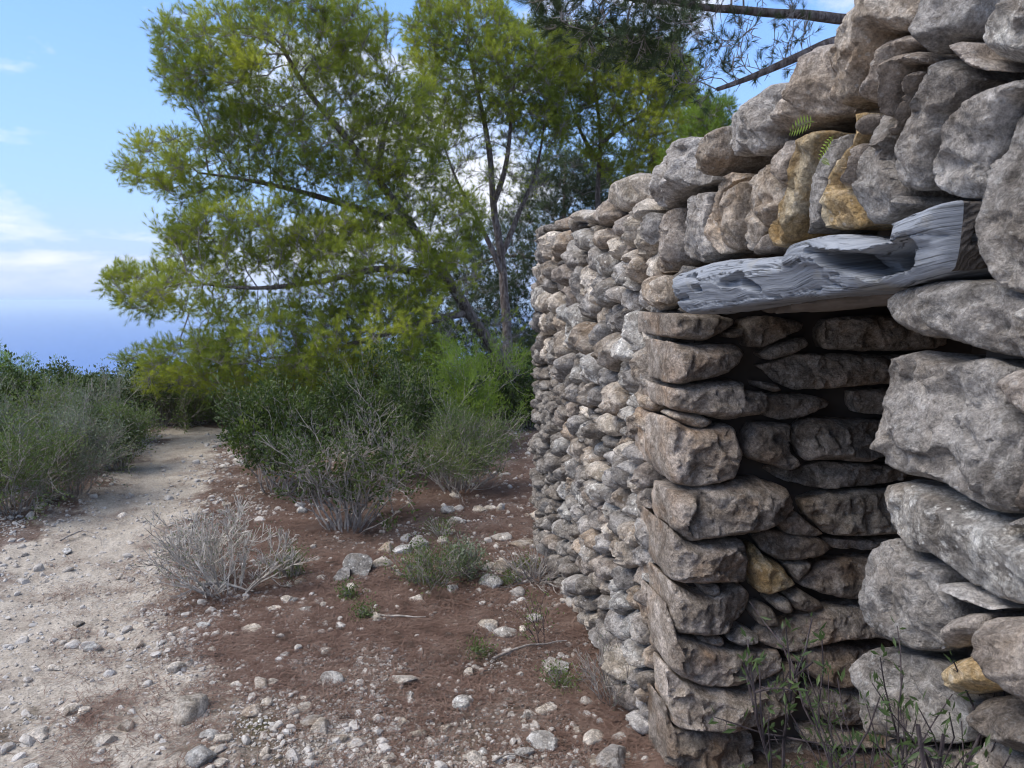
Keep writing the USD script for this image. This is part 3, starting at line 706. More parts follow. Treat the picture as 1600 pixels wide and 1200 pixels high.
def wood_flow(P):
    """A coordinate across the grain, bending round the knots."""
    mid = np.interp(P[:, 0], *zip(*sorted([tuple(LP(x, y)) for x, y in ((1040, 458), (1100, 445), (1160, 437), (1205, 428), (1250, 408), (1310, 412), (1360, 400), (1400, 380), (1445, 366))])))
    v = P[:, 1] - mid
    for (kx, ky, r, s) in ((1232, 400, 0.07, 0.05), (1120, 440, 0.05, 0.03), (1063, 470, 0.03, 0.02)):
        k = LP(kx, ky); d2 = (((P - k) * [0.5, 1.0]) ** 2).sum(1)
        v = v + np.sign(P[:, 1] - k[1]) * -s * np.exp(-d2 / r ** 2) * 0.5
    return v

def wood_h(P, h, d):
    v = wood_flow(P)
    q = np.column_stack([P[:, 0] * 3.0, v * 40.0, np.zeros(len(P))])
    q2 = np.column_stack([P[:, 0] * 7.0, v * 120.0, np.zeros(len(P))])
    base = 0.05 + 0.02 * nz(P, 3.0, 3, 2) + np.clip(0.5 * v, -0.05, 0.05)
    h = softmin(base, h * 0 + 1.2 * np.sqrt(np.maximum(d, 0)) * 0.22, 0.01)
    w = np.minimum(d / 0.012, 1)
    h = h + w * (0.0035 * (meshkit.fbm(q, 3, 5) * 2 - 1) + 0.0025 * (meshkit.fbm(q2, 2, 8) * 2 - 1))
    crk = meshkit.fbm(np.column_stack([P[:, 0] * 2.2, v * 30.0 + 5, np.zeros(len(P))]), 2, 21)
    h = h - w * 0.016 * np.exp(-((crk - 0.5) / 0.018) ** 2)
    for a, b, ra, rb, dep in (((1275, 403), (1340, 416), .020, .032, .13), ((1335, 415), (1388, 400), .034, .032, .16), ((1385, 401), (1407, 380), .028, .014, .14),
                              ((1268, 395), (1290, 410), .012, .02, .05),
                              ((1115, 444), (1146, 436), .012, .026, .035), ((1140, 436), (1165, 450), .026, .012, .045),
                              ((1070, 432), (1078, 433), .011, .011, .03), ((1074, 451), (1082, 450), .012, .012, .03), ((1043, 467), (1058, 464), .010, .012, .025),
                              ((1257, 393), (1259, 394), .012, .012, .03), ((1345, 372), (1372, 366), .012, .018, .03)):
        c = np.clip(capsule(P, a, b, ra, rb), 0, 1)
        h = h - dep * sst(c, 0.0, 0.36)
    # swellings along the bend above the long hollow
    for a, b, r, up in (((1225, 385), (1300, 385), .05, .025), ((1300, 390), (1350, 396), .035, .02), ((1350, 390), (1440, 330), .05, .02), ((1300, 440), (1420, 415), .03, .012)):
        c = np.clip(capsule(P, a, b, r, r), 0, 1)
        h = h + up * np.sqrt(c) * w
    return h

V, T, side, nb = stone(lint_uv, 71, relief=0.05, depth=0.17, e=0.0055, edge=0.02, hfun=wood_h, shrink=0.97, split=True, rough=0.006, ring=0.02)
uvc = np.column_stack([V[:, 0], wood_flow(V[:, :2])])
uvc[:, 1] += V[:, 2] * 0.12
pa, pb = LP(1455, 306), LP(1438, 424)
dl = np.abs((V[:, 0] - pa[0]) - (V[:, 1] - pa[1]) * (pb[0] - pa[0]) / (pb[1] - pa[1]))
isend = (dl[side] < 0.016).all(1) & (V[side][:, :, 1] > pb[1] - 0.02).all(1) & (V[side][:, :, 1] < pa[1] + 0.02).all(1)
W = outer_map(V)
LF = np.vstack([T, side[~isend]])
lintel = put("timber_lintel", compact(W, LF), wood_mat, hut_p, smooth=True, uv=uvc[np.unique(LF)])
tag(lintel, "silver-grey weathered timber lintel with hollows and knots over the doorway")
put("end_grain", compact(W, side[isend]), end_mat, lintel, smooth=True)

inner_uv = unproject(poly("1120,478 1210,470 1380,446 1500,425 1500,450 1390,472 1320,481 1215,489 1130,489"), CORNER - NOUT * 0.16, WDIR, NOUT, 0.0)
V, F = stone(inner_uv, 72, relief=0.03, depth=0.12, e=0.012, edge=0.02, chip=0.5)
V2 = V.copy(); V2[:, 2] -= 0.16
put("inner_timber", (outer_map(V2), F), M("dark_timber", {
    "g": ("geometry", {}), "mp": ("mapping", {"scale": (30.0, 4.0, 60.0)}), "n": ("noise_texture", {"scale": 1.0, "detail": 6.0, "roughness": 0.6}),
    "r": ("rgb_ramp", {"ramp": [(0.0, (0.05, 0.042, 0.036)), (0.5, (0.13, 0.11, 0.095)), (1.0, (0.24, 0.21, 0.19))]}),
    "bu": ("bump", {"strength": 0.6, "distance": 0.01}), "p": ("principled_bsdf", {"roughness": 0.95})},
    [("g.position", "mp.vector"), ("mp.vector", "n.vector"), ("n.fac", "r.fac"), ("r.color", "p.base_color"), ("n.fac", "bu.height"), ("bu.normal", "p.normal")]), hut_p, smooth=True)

# ---------------------------------------------------------------- terrain
PATH = np.array([gp(x, y)[:2] for x, y in ((330, 668), (285, 692), (235, 760), (185, 830), (110, 905), (60, 980), (60, 1070), (90, 1200))] + [(-1.2, 1.5), (-0.9, -1.0), (-0.8, -6.0)])
PATH = np.vstack([PATH[0] + (PATH[0] - PATH[1]) * 1.0 + np.array([1.0, 0.6]), PATH])
PW = np.array([0.5, 0.5, 0.45, 0.48, 0.55, 0.6, 0.62, 0.62, 0.65, 0.7, 0.8, 0.8])
SEA = np.array([-0.45, 0.893])

def path_dist(p):
    best = np.full(len(p), 1e9)
    for k in range(len(PATH) - 1):
        a, b = PATH[k], PATH[k + 1]
        ab = b - a
        t = np.clip(((p - a) @ ab) / (ab @ ab), 0, 1)
        d = np.linalg.norm(p - a - t[:, None] * ab, axis=1) - (PW[k] + (PW[k + 1] - PW[k]) * t)
        best = np.minimum(best, d)
    return best

def terrain(p, fine=True):
    p = np.asarray(p, float)
    q = p @ SEA
    z = -0.25 * np.maximum(q - 12.3, 0) + 0.25 * 1.2 * (1 - np.exp(-np.maximum(q - 12.3, 0) / 1.2))
    r = np.hypot(p[:, 0], p[:, 1])
    z = z - 0.15 * (1 - sst(p[:, 1], 2.6, 5.4)) * sst(p[:, 0], -1.6, 0.2)
    far = sst(r, 15, 60)
    z = z + far * 1.5 * nz(p, 0.03, 4, 3)
    nearw = 1 - sst(r, 14, 30)
    pd = path_dist(p)
    z = z - 0.035 * (1 - sst(pd, -0.4, 0.25)) * nearw
    if fine:
        z = z + nearw * (0.04 * nz(p, 0.9, 11, 3) + 0.022 * nz(p, 4.5, 12, 3) + 0.014 * nz(p, 17.0, 13, 3) + 0.006 * nz(p, 48.0, 14, 2))
    return z

def tz(x, y):
    return float(terrain(np.array([[x, y]]))[0])

th = np.concatenate([np.linspace(-math.pi, -0.75, 60)[:-1], np.linspace(-0.75, 0.62, 560), np.linspace(0.62, math.pi, 60)[1:]])
rr = np.concatenate([[0.02, 0.4, 0.9], np.exp(np.linspace(math.log(1.4), math.log(16), 460)), np.exp(np.linspace(math.log(16.6), math.log(900), 60))])
R, TH = np.meshgrid(rr, th, indexing="ij")
gx, gy = (R * np.sin(TH)).ravel(), (R * np.cos(TH)).ravel()
gxy = np.column_stack([gx, gy])
gz = terrain(gxy)
gz = np.maximum(gz, -155.0)
nr, nt = len(rr), len(th)
ii, jj = np.meshgrid(np.arange(nr - 1), np.arange(nt - 1), indexing="ij")
a = (ii * nt + jj).ravel(); b = a + 1; c = a + nt; d = c + 1
GF = np.vstack([np.column_stack([a, d, c]), np.column_stack([a, b, d])])
GV = np.column_stack([gxy, gz])
if np.cross(GV[GF[5000, 1]] - GV[GF[5000, 0]], GV[GF[5000, 2]] - GV[GF[5000, 0]])[2] < 0:
    GF = GF[:, ::-1]
pdv = path_dist(gxy)

ground_mat = M("stony_ground", {
    "g": ("geometry", {}),
    "at": ("attribute", {"attribute": "path_mask"}),
    "nb": ("noise_texture", {"scale": 1.7, "detail": 8.0, "roughness": 0.66}),
    "ms": ("map_range", {"from_min": 0.25, "from_max": 0.75, "to_min": -0.6, "to_max": 0.6}),
    "ad": ("math", {"math_type": "add"}),
    "pm": ("map_range", {"from_min": 0.36, "from_max": 0.64, "to_min": 0.0, "to_max": 1.0, "clamp": True}),
    # litter colour
    "nl": ("noise_texture", {"scale": 3.6, "detail": 10.0, "roughness": 0.72, "distortion": 0.4}),
    "rl": ("rgb_ramp", {"ramp": [(0.0, (0.06, 0.053, 0.036)), (0.36, (0.085, 0.068, 0.052)), (0.46, (0.12, 0.085, 0.07)), (0.56, (0.165, 0.128, 0.11)), (0.68, (0.26, 0.23, 0.205)), (1.0, (0.31, 0.285, 0.26))]}),
    "nf": ("noise_texture", {"scale": 70.0, "detail": 7.0, "roughness": 0.8}),
    "rf": ("map_range", {"from_min": 0.32, "from_max": 0.68, "to_min": 0.3, "to_max": 1.75, "clamp": True}),
    "ml": ("mix", {"mix_type": "multiply", "fac": 1.0}),
    # bare mossy earth in the foreground
    "be": ("attribute", {"attribute": "bare_earth"}),
    "nm": ("noise_texture", {"scale": 4.4, "detail": 10.0, "roughness": 0.74, "distortion": 0.3}),
    "rm": ("rgb_ramp", {"ramp": [(0.0, (0.055, 0.052, 0.026)), (0.36, (0.085, 0.076, 0.042)), (0.45, (0.14, 0.112, 0.085)), (0.54, (0.21, 0.178, 0.148)), (0.64, (0.34, 0.305, 0.265)), (1.0, (0.42, 0.385, 0.34))]}),
    "mbe": ("mix", {}),
    # path colour
    "np": ("noise_texture", {"scale": 3.4, "detail": 9.0, "roughness": 0.7}),
    "rp": ("rgb_ramp", {"ramp": [(0.0, (0.15, 0.105, 0.08)), (0.34, (0.22, 0.18, 0.15)), (0.44, (0.31, 0.268, 0.222)), (0.62, (0.40, 0.355, 0.30)), (1.0, (0.49, 0.445, 0.385))]}),
    "mp2": ("mix", {"mix_type": "multiply", "fac": 0.75}),
    "mx": ("mix", {}),
    # small pale chips
    "v": ("voronoi_texture", {"scale": 26.0, "feature": "f1"}),
    "vw": ("white_noise_texture", {"dimensions": "3D"}),
    "vd": ("map_range", {"from_min": 0.24, "from_max": 0.30, "to_min": 1.0, "to_max": 0.0, "clamp": True}),
    "nc": ("noise_texture", {"scale": 1.3, "detail": 3.0}),
    "th": ("map_range", {"from_min": 0.35, "from_max": 0.65, "to_min": 0.05, "to_max": 0.5, "clamp": True}),
    "lt": ("math", {"math_type": "less_than"}),
    "ch": ("math", {"math_type": "multiply"}),
    "cc": ("mix", {"color1": (0.30, 0.27, 0.24), "color2": (0.50, 0.48, 0.45)}),
    "mc": ("mix", {}),
    "nh": ("noise_texture", {"scale": 45.0, "detail": 7.0, "roughness": 0.7}),
    "hh": ("math", {"math_type": "multiply_add", "value2": 0.35}),
    "bu": ("bump", {"strength": 0.55, "distance": 0.03}),
    "p": ("principled_bsdf", {"roughness": 1.0, "specular_ior_level": 0.1}),
}, [("g.position", f"{k}.vector") for k in ("nb", "nl", "nf", "np", "v", "nc", "nh", "nm")] + [
    ("nb.fac", "ms.value"), ("at.fac", "ad.value1"), ("ms.result", "ad.value2"), ("ad.value", "pm.value"),
    ("nl.fac", "rl.fac"), ("nf.fac", "rf.value"), ("nm.fac", "rm.fac"), ("rl.color", "mbe.color1"), ("rm.color", "mbe.color2"), ("be.fac", "mbe.fac"), ("mbe.color", "ml.color1"), ("rf.result", "ml.color2"),
    ("np.fac", "rp.fac"), ("rp.color", "mp2.color1"), ("rf.result", "mp2.color2"),
    ("ml.color", "mx.color1"), ("mp2.color", "mx.color2"), ("pm.result", "mx.fac"),
    ("v.distance", "vd.value"), ("v.position", "vw.vector"), ("nc.fac", "th.value"), ("vw.value", "lt.value1"), ("th.result", "lt.value2"),
    ("vd.result", "ch.value1"), ("lt.value", "ch.value2"), ("vw.value", "cc.fac"), ("mx.color", "mc.color1"), ("cc.color", "mc.color2"), ("ch.value", "mc.fac"),
    ("mc.color", "p.base_color"), ("ch.value", "hh.value1"), ("nh.fac", "hh.value3"), ("hh.value", "bu.height"), ("bu.normal", "p.normal")])
ground = put("ground", (GV, GF), ground_mat, smooth=True)
tag(ground, "reddish earth and pale stony track falling away to the sea", "ground", kind="structure")
mask = 1 - sst(pdv, -0.45, 0.5)
# thin pale gravel spreads from the track over the foreground
fore = (1 - sst(gy, 2.6, 4.6)) * (1 - sst(gx, -0.9, 0.35))
mask = np.clip(np.maximum(mask, 0.5 * fore) - 0.30 * fore * mask, 0, 1)
mask = np.where(gy > 11.5, np.minimum(mask, 0.2), mask)
primvar(ground, "path_mask", mask)
fg = (1 - sst(gy + 0.5 * nz(gxy, 1.1, 51, 2), 3.2, 4.4)) * (1 - sst(gx + 0.4 * nz(gxy, 1.3, 52, 2), -0.2, 0.6))
primvar(ground, "bare_earth", fg)

sea_mat = M("sea_water", {"g": ("geometry", {}), "n": ("noise_texture", {"scale": 0.02, "detail": 6.0}), "bu": ("bump", {"strength": 0.4, "distance": 3.0}),
                         "p": ("principled_bsdf", {"base_color": (0.02, 0.085, 0.30), "roughness": 0.35, "ior": 1.33})},
            [("g.position", "n.vector"), ("n.fac", "bu.height"), ("bu.normal", "p.normal")])
ang = np.linspace(-math.pi, math.pi, 97)[:-1]
sv = [np.array([[0, 0, -150.0]])]
for r_ in (600, 2000, 8000, 45000):
    sv.append(np.column_stack([np.sin(ang) * r_, np.cos(ang) * r_, np.full(96, -150.0)]))
SV = np.vstack(sv); SF = []
for k in range(96):
    n = (k + 1) % 96
    SF.append([0, 1 + n, 1 + k])
    for q in range(3):
        o, o2 = 1 + q * 96, 1 + (q + 1) * 96
        SF += [[o + k, o + n, o2 + k], [o + n, o2 + n, o2 + k]]
SF = np.array(SF)
nn = np.cross(SV[SF[:, 1]] - SV[SF[:, 0]], SV[SF[:, 2]] - SV[SF[:, 0]])[:, 2]
SF[nn < 0] = SF[nn < 0][:, ::-1]
tag(put("sea", (SV, SF), sea_mat), "hazy blue sea below the hillside", "sea", kind="structure")
hz_m = UsdShade.Material.Define(stage, "/World/Looks/haze_air")
usdkit.material(stage, "/World/Looks/haze_air", {"v": ("principled_volume", {"color": (0.74, 0.88, 1.0), "density": 1.3e-4, "anisotropy": 0.2})}, [], volume="v.volume")
hb = trimesh.creation.box([96000, 96000, 172.0]); hb.apply_translation([0, 0, -156.5 + 86.0])
tag(put("haze", hb, "/World/Looks/haze_air"), "pale sea haze in the air", "haze", kind="stuff")
#==VEG==
# ---------------------------------------------------------------- vegetation
def bark_mat(name, c0, c1, c2, sc=1.0):
    return M(name, {"g": ("geometry", {}), "mp": ("mapping", {"scale": (30.0 * sc, 30.0 * sc, 9.0 * sc)}),
        "n": ("noise_texture", {"scale": 1.0, "detail": 6.0, "roughness": 0.65, "distortion": 0.5}),
        "r": ("rgb_ramp", {"ramp": [(0.0, c0), (0.4, c0), (0.52, c1), (0.66, c2), (1.0, c2)]}),
        "bu": ("bump", {"strength": 0.8, "distance": 0.02}), "p": ("principled_bsdf", {"roughness": 0.95, "specular_ior_level": 0.15})},
        [("g.position", "mp.vector"), ("mp.vector", "n.vector"), ("n.fac", "r.fac"), ("r.color", "p.base_color"), ("n.fac", "bu.height"), ("bu.normal", "p.normal")])

def leaf_mat(name, ramp, trans=0.35, sc=1.3, tr=(1.3, 1.35, 0.7), rough=0.6):
    return M(name, {"g": ("geometry", {}), "oi": ("object_info", {}),
        "n": ("noise_texture", {"scale": sc, "detail": 5.0, "roughness": 0.7}),
        "a": ("math", {"math_type": "multiply_add", "value2": 0.22, "value3": -0.11}),
        "s": ("math", {"math_type": "add"}),
        "r": ("rgb_ramp", {"ramp": ramp}),
        "tc": ("mix", {"mix_type": "multiply", "fac": 1.0, "color2": tr}),
        "t": ("translucent_bsdf", {}), "p": ("principled_bsdf", {"roughness": rough, "specular_ior_level": 0.25}), "m": ("mix_closure", {"fac": trans})},
        [("g.position", "n.vector"), ("g.random_per_island", "a.value1"), ("n.fac", "s.value1"), ("a.value", "s.value2"), ("s.value", "r.fac"), ("r.color", "p.base_color"),
         ("r.color", "tc.color1"), ("tc.color", "t.color"), ("p.BSDF", "m.closure1"), ("t.BSDF", "m.closure2")], surface="m.closure")

PINE_BARK = bark_mat("pine_bark", (0.075, 0.058, 0.05), (0.15, 0.122, 0.108), (0.24, 0.21, 0.195))
TWIG_GREY = bark_mat("grey_twigs", (0.17, 0.15, 0.132), (0.27, 0.24, 0.215), (0.38, 0.35, 0.32))
TWIG_PALE = bark_mat("pale_dry_twigs", (0.30, 0.265, 0.225), (0.43, 0.39, 0.34), (0.55, 0.51, 0.45))
TWIG_DARK = bark_mat("dark_twigs", (0.035, 0.028, 0.03), (0.06, 0.048, 0.05), (0.10, 0.085, 0.085))
NEEDLE = leaf_mat("pine_needles", [(0.0, (0.10, 0.14, 0.034)), (0.30, (0.175, 0.215, 0.04)), (0.40, (0.27, 0.305, 0.05)), (0.53, (0.40, 0.41, 0.065)), (1.0, (0.45, 0.44, 0.09))], 0.5, 0.9)
NEEDLE_DARK = leaf_mat("dark_pine_needles", [(0.0, (0.0375, 0.054, 0.027)), (0.45, (0.06, 0.0825, 0.039)), (0.6, (0.093, 0.123, 0.048)), (1.0, (0.135, 0.165, 0.06))], 0.25, 0.9)
LEAF_DARK = leaf_mat("mastic_leaves", [(0.0, (0.028, 0.042, 0.014)), (0.40, (0.045, 0.066, 0.018)), (0.52, (0.085, 0.115, 0.024)), (0.64, (0.15, 0.175, 0.034)), (1.0, (0.20, 0.21, 0.05))], 0.25, 3.0, rough=0.45)
LEAF_GREEN = leaf_mat("green_heath_leaves", [(0.0, (0.06, 0.085, 0.034)), (0.40, (0.095, 0.13, 0.045)), (0.54, (0.155, 0.19, 0.06)), (0.66, (0.23, 0.25, 0.08)), (1.0, (0.26, 0.27, 0.09))], 0.3, 3.0)
LEAF_GREY = leaf_mat("grey_green_leaves", [(0.0, (0.096, 0.12, 0.08)), (0.42, (0.144, 0.168, 0.1152)), (0.58, (0.2, 0.224, 0.1472)), (1.0, (0.272, 0.288, 0.192))], 0.25, 3.0)
LEAF_BRIGHT = leaf_mat("bright_green_needles", [(0.0, (0.0975, 0.1495, 0.026)), (0.42, (0.156, 0.2275, 0.0364)), (0.6, (0.234, 0.299, 0.0468)), (1.0, (0.286, 0.338, 0.065))], 0.4, 2.0)
LEAF_THORN = leaf_mat("narrow_green_leaves", [(0.0, (0.035, 0.055, 0.024)), (0.45, (0.06, 0.092, 0.034)), (0.6, (0.10, 0.135, 0.045)), (0.72, (0.22, 0.19, 0.05)), (1.0, (0.26, 0.22, 0.05))], 0.3, 9.0, rough=0.45)

def frames(D):
    D = D / (np.linalg.norm(D, axis=1, keepdims=True) + 1e-12)
    ref = np.where(np.abs(D[:, 2:]) < 0.9, [[0, 0, 1.0]], [[1.0, 0, 0]])
    A = np.cross(D, ref); A /= np.linalg.norm(A, axis=1, keepdims=True)
    return D, A, np.cross(D, A)

def segs_mesh(A, B, ra, rb, k=4):
    """Tapered prisms from A to B, one per row."""
    n = len(A)
    _, X, Y = frames(B - A)
    an = np.arange(k) * 2 * math.pi / k
    off = np.cos(an)[None, :, None] * X[:, None] + np.sin(an)[None, :, None] * Y[:, None]
    V = np.concatenate([A[:, None] + off * ra[:, None, None], B[:, None] + off * rb[:, None, None]], 1).reshape(-1, 3)
    i = np.arange(k); j = (i + 1) % k
    f = np.vstack([np.column_stack([i, j, k + i]), np.column_stack([j, k + j, k + i])])
    F = (np.arange(n)[:, None, None] * 2 * k + f[None]).reshape(-1, 3)
    return V, F

def tube_mesh(P, R, k=9, bumps=0.0, seed=0):
    P = np.asarray(P, float); R = np.asarray(R, float)
    T = np.gradient(P, axis=0)
    T, X, Y = frames(T)
    for q in range(1, len(P)):      # keep the rings from twisting
        x = X[q - 1] - T[q] * (X[q - 1] @ T[q]); X[q] = x / np.linalg.norm(x); Y[q] = np.cross(T[q], X[q])
    an = np.arange(k) * 2 * math.pi / k
    rad = R[:, None] * np.ones((1, k))
    V = P[:, None] + (np.cos(an)[None, :, None] * X[:, None] + np.sin(an)[None, :, None] * Y[:, None]) * rad[..., None]
    if bumps:
        w = 1 + bumps * nz(V.reshape(-1, 3), 9.0, seed, 3).reshape(len(P), k)
        V = P[:, None] + (V - P[:, None]) * w[..., None]
    i, j = np.meshgrid(np.arange(len(P) - 1), np.arange(k), indexing="ij")
    a, b = i * k + j, i * k + (j + 1) % k
    F = np.vstack([np.column_stack([a.ravel(), b.ravel(), (b + k).ravel()]), np.column_stack([a.ravel(), (b + k).ravel(), (a + k).ravel()])])
    V = np.vstack([V.reshape(-1, 3), P[-1:]])
    e = (len(P) - 1) * k + np.arange(k)
    F = np.vstack([F, np.column_stack([e, np.roll(e, -1), np.full(k, len(V) - 1)])])
    return V, F

def join(parts):
    vs, fs, n = [], [], 0
    for v, f in parts:
        vs.append(v); fs.append(f + n); n += len(v)
    return np.vstack(vs), np.vstack(fs)

def spline(P, n):
    P = np.asarray(P, float)
    t = np.concatenate([[0], np.cumsum(np.linalg.norm(np.diff(P, axis=0), axis=1))])
    from scipy.interpolate import PchipInterpolator
    return PchipInterpolator(t, P)(np.linspace(0, t[-1], n))

def colonize(spines, attract, step, kill, seed, iters=140, droop=0.0, near=2.2):
    """Space colonisation: spines is a list of (polyline, parent spine index or None). Returns nodes, parents, spine id per node (-1 when grown)."""
    rng = np.random.default_rng(seed)
    N, Pa, sid = [], [], []
    for k, (pl, par) in enumerate(spines):
        pl = np.asarray(pl)
        first = -1
        if par is not None:
            arr = np.array(N); ids = np.where(np.array(sid) == par)[0]
            first = ids[np.argmin(np.linalg.norm(arr[ids] - pl[0], axis=1))]
        for p in pl:
            N.append(p); Pa.append(first); sid.append(k); first = len(N) - 1
    N = np.array(N); Pa = np.array(Pa); sid = np.array(sid)
    act = np.asarray(attract).copy()
    grow_from = 0
    D = None
    dist = np.full(len(act), 1e9); who = np.zeros(len(act), int)
    new_start = 0
    for it in range(iters):
        t = cKDTree(N[new_start:])
        d, w = t.query(act)
        better = d < dist
        dist = np.where(better, d, dist); who = np.where(better, w + new_start, who)
        keep = dist > kill
        act, dist, who = act[keep], dist[keep], who[keep]
        if not len(act):
            break
        ok = dist < near
        if not ok.any():
            ok = dist < dist.min() + 0.3
        v = act[ok] - N[who[ok]]
        v /= np.linalg.norm(v, axis=1, keepdims=True)
        acc = np.zeros_like(N); np.add.at(acc, who[ok], v)
        g = np.unique(who[ok])
        dv = acc[g] / (np.linalg.norm(acc[g], axis=1, keepdims=True) + 1e-9)
        dv = dv + rng.normal(0, 0.22, dv.shape) + np.array([0, 0, -droop])
        par = Pa[g]
        hasp = par >= 0
        old = np.where(hasp[:, None], N[g] - N[np.maximum(par, 0)], dv)
        old /= np.linalg.norm(old, axis=1, keepdims=True) + 1e-9
        dv = dv + 0.35 * old
        dv /= np.linalg.norm(dv, axis=1, keepdims=True)
        new = N[g] + dv * step
        new_start = len(N)
        N = np.vstack([N, new]); Pa = np.concatenate([Pa, g]); sid = np.concatenate([sid, np.full(len(g), -1)])
        if len(N) > 16000:
            break
    return N, Pa, sid

def tuft(seed, n=46, length=0.07, nl=0.058, w=0.0030, spread=1.7):
    rng = np.random.default_rng(seed)
    t = rng.uniform(0.0, 1.0, n) ** 0.8
    base = np.column_stack([np.zeros((n, 2)), t * length])
    a = rng.uniform(0, 2 * math.pi, n)
    rad = spread * rng.uniform(0.5, 1.2, n) * (1.25 - 0.7 * t)
    d = np.column_stack([np.cos(a) * rad, np.sin(a) * rad, np.ones(n)])
    d /= np.linalg.norm(d, axis=1, keepdims=True)
    ln = nl * rng.uniform(0.7, 1.15, n)
    _, X, _ = frames(d)
    tip = base + d * ln[:, None]
    V = np.stack([base - X * w / 2, base + X * w / 2, tip], 1).reshape(-1, 3)
    return V, np.arange(3 * n).reshape(-1, 3)

def quats(D, spin):
    """Rotations that take +z to D with a spin about it, as (w, x, y, z)."""
    D = D / (np.linalg.norm(D, axis=1, keepdims=True) + 1e-12)
    w = 1 + D[:, 2]; x, y = -D[:, 1], D[:, 0]
    q = np.column_stack([w, x, y, np.zeros(len(D))])
    bad = w < 1e-4
    q[bad] = [0, 1, 0, 0]
    q /= np.linalg.norm(q, axis=1, keepdims=True)
    c, s = np.cos(spin / 2), np.sin(spin / 2)
    return np.column_stack([q[:, 0] * c - q[:, 3] * s, q[:, 1] * c + q[:, 2] * s, q[:, 2] * c - q[:, 1] * s, q[:, 3] * c + q[:, 0] * s])

def scatter(parent, name, protos, mat, P, Q, S, idx):
    path = path_for(name, str(parent.GetPath()) if hasattr(parent, "GetPath") else parent)
    pi = UsdGeom.PointInstancer.Define(stage, path)
    targets = []
    for k, m in enumerate(protos):
        mm = usdkit.mesh(stage, f"{path}/piece" + (f"_{k:03d}" if k else ""), m, mat)
        targets.append(mm.GetPath())
    pi.CreatePrototypesRel().SetTargets(targets)
    pi.CreateProtoIndicesAttr(Vt.IntArray.FromNumpy(np.asarray(idx, np.int32)))
    pi.CreatePositionsAttr(Vt.Vec3fArray.FromNumpy(np.asarray(P, np.float32)))
    pi.CreateOrientationsAttr(Vt.QuathArray([Gf.Quath(*map(float, q)) for q in Q]))
    S = np.asarray(S, np.float32)
    pi.CreateScalesAttr(Vt.Vec3fArray.FromNumpy(np.repeat(S[:, None], 3, 1) if S.ndim == 1 else S))
    tag(pi, kind="stuff")
    return pi

TUFTS = [tuft(k) for k in range(5)]

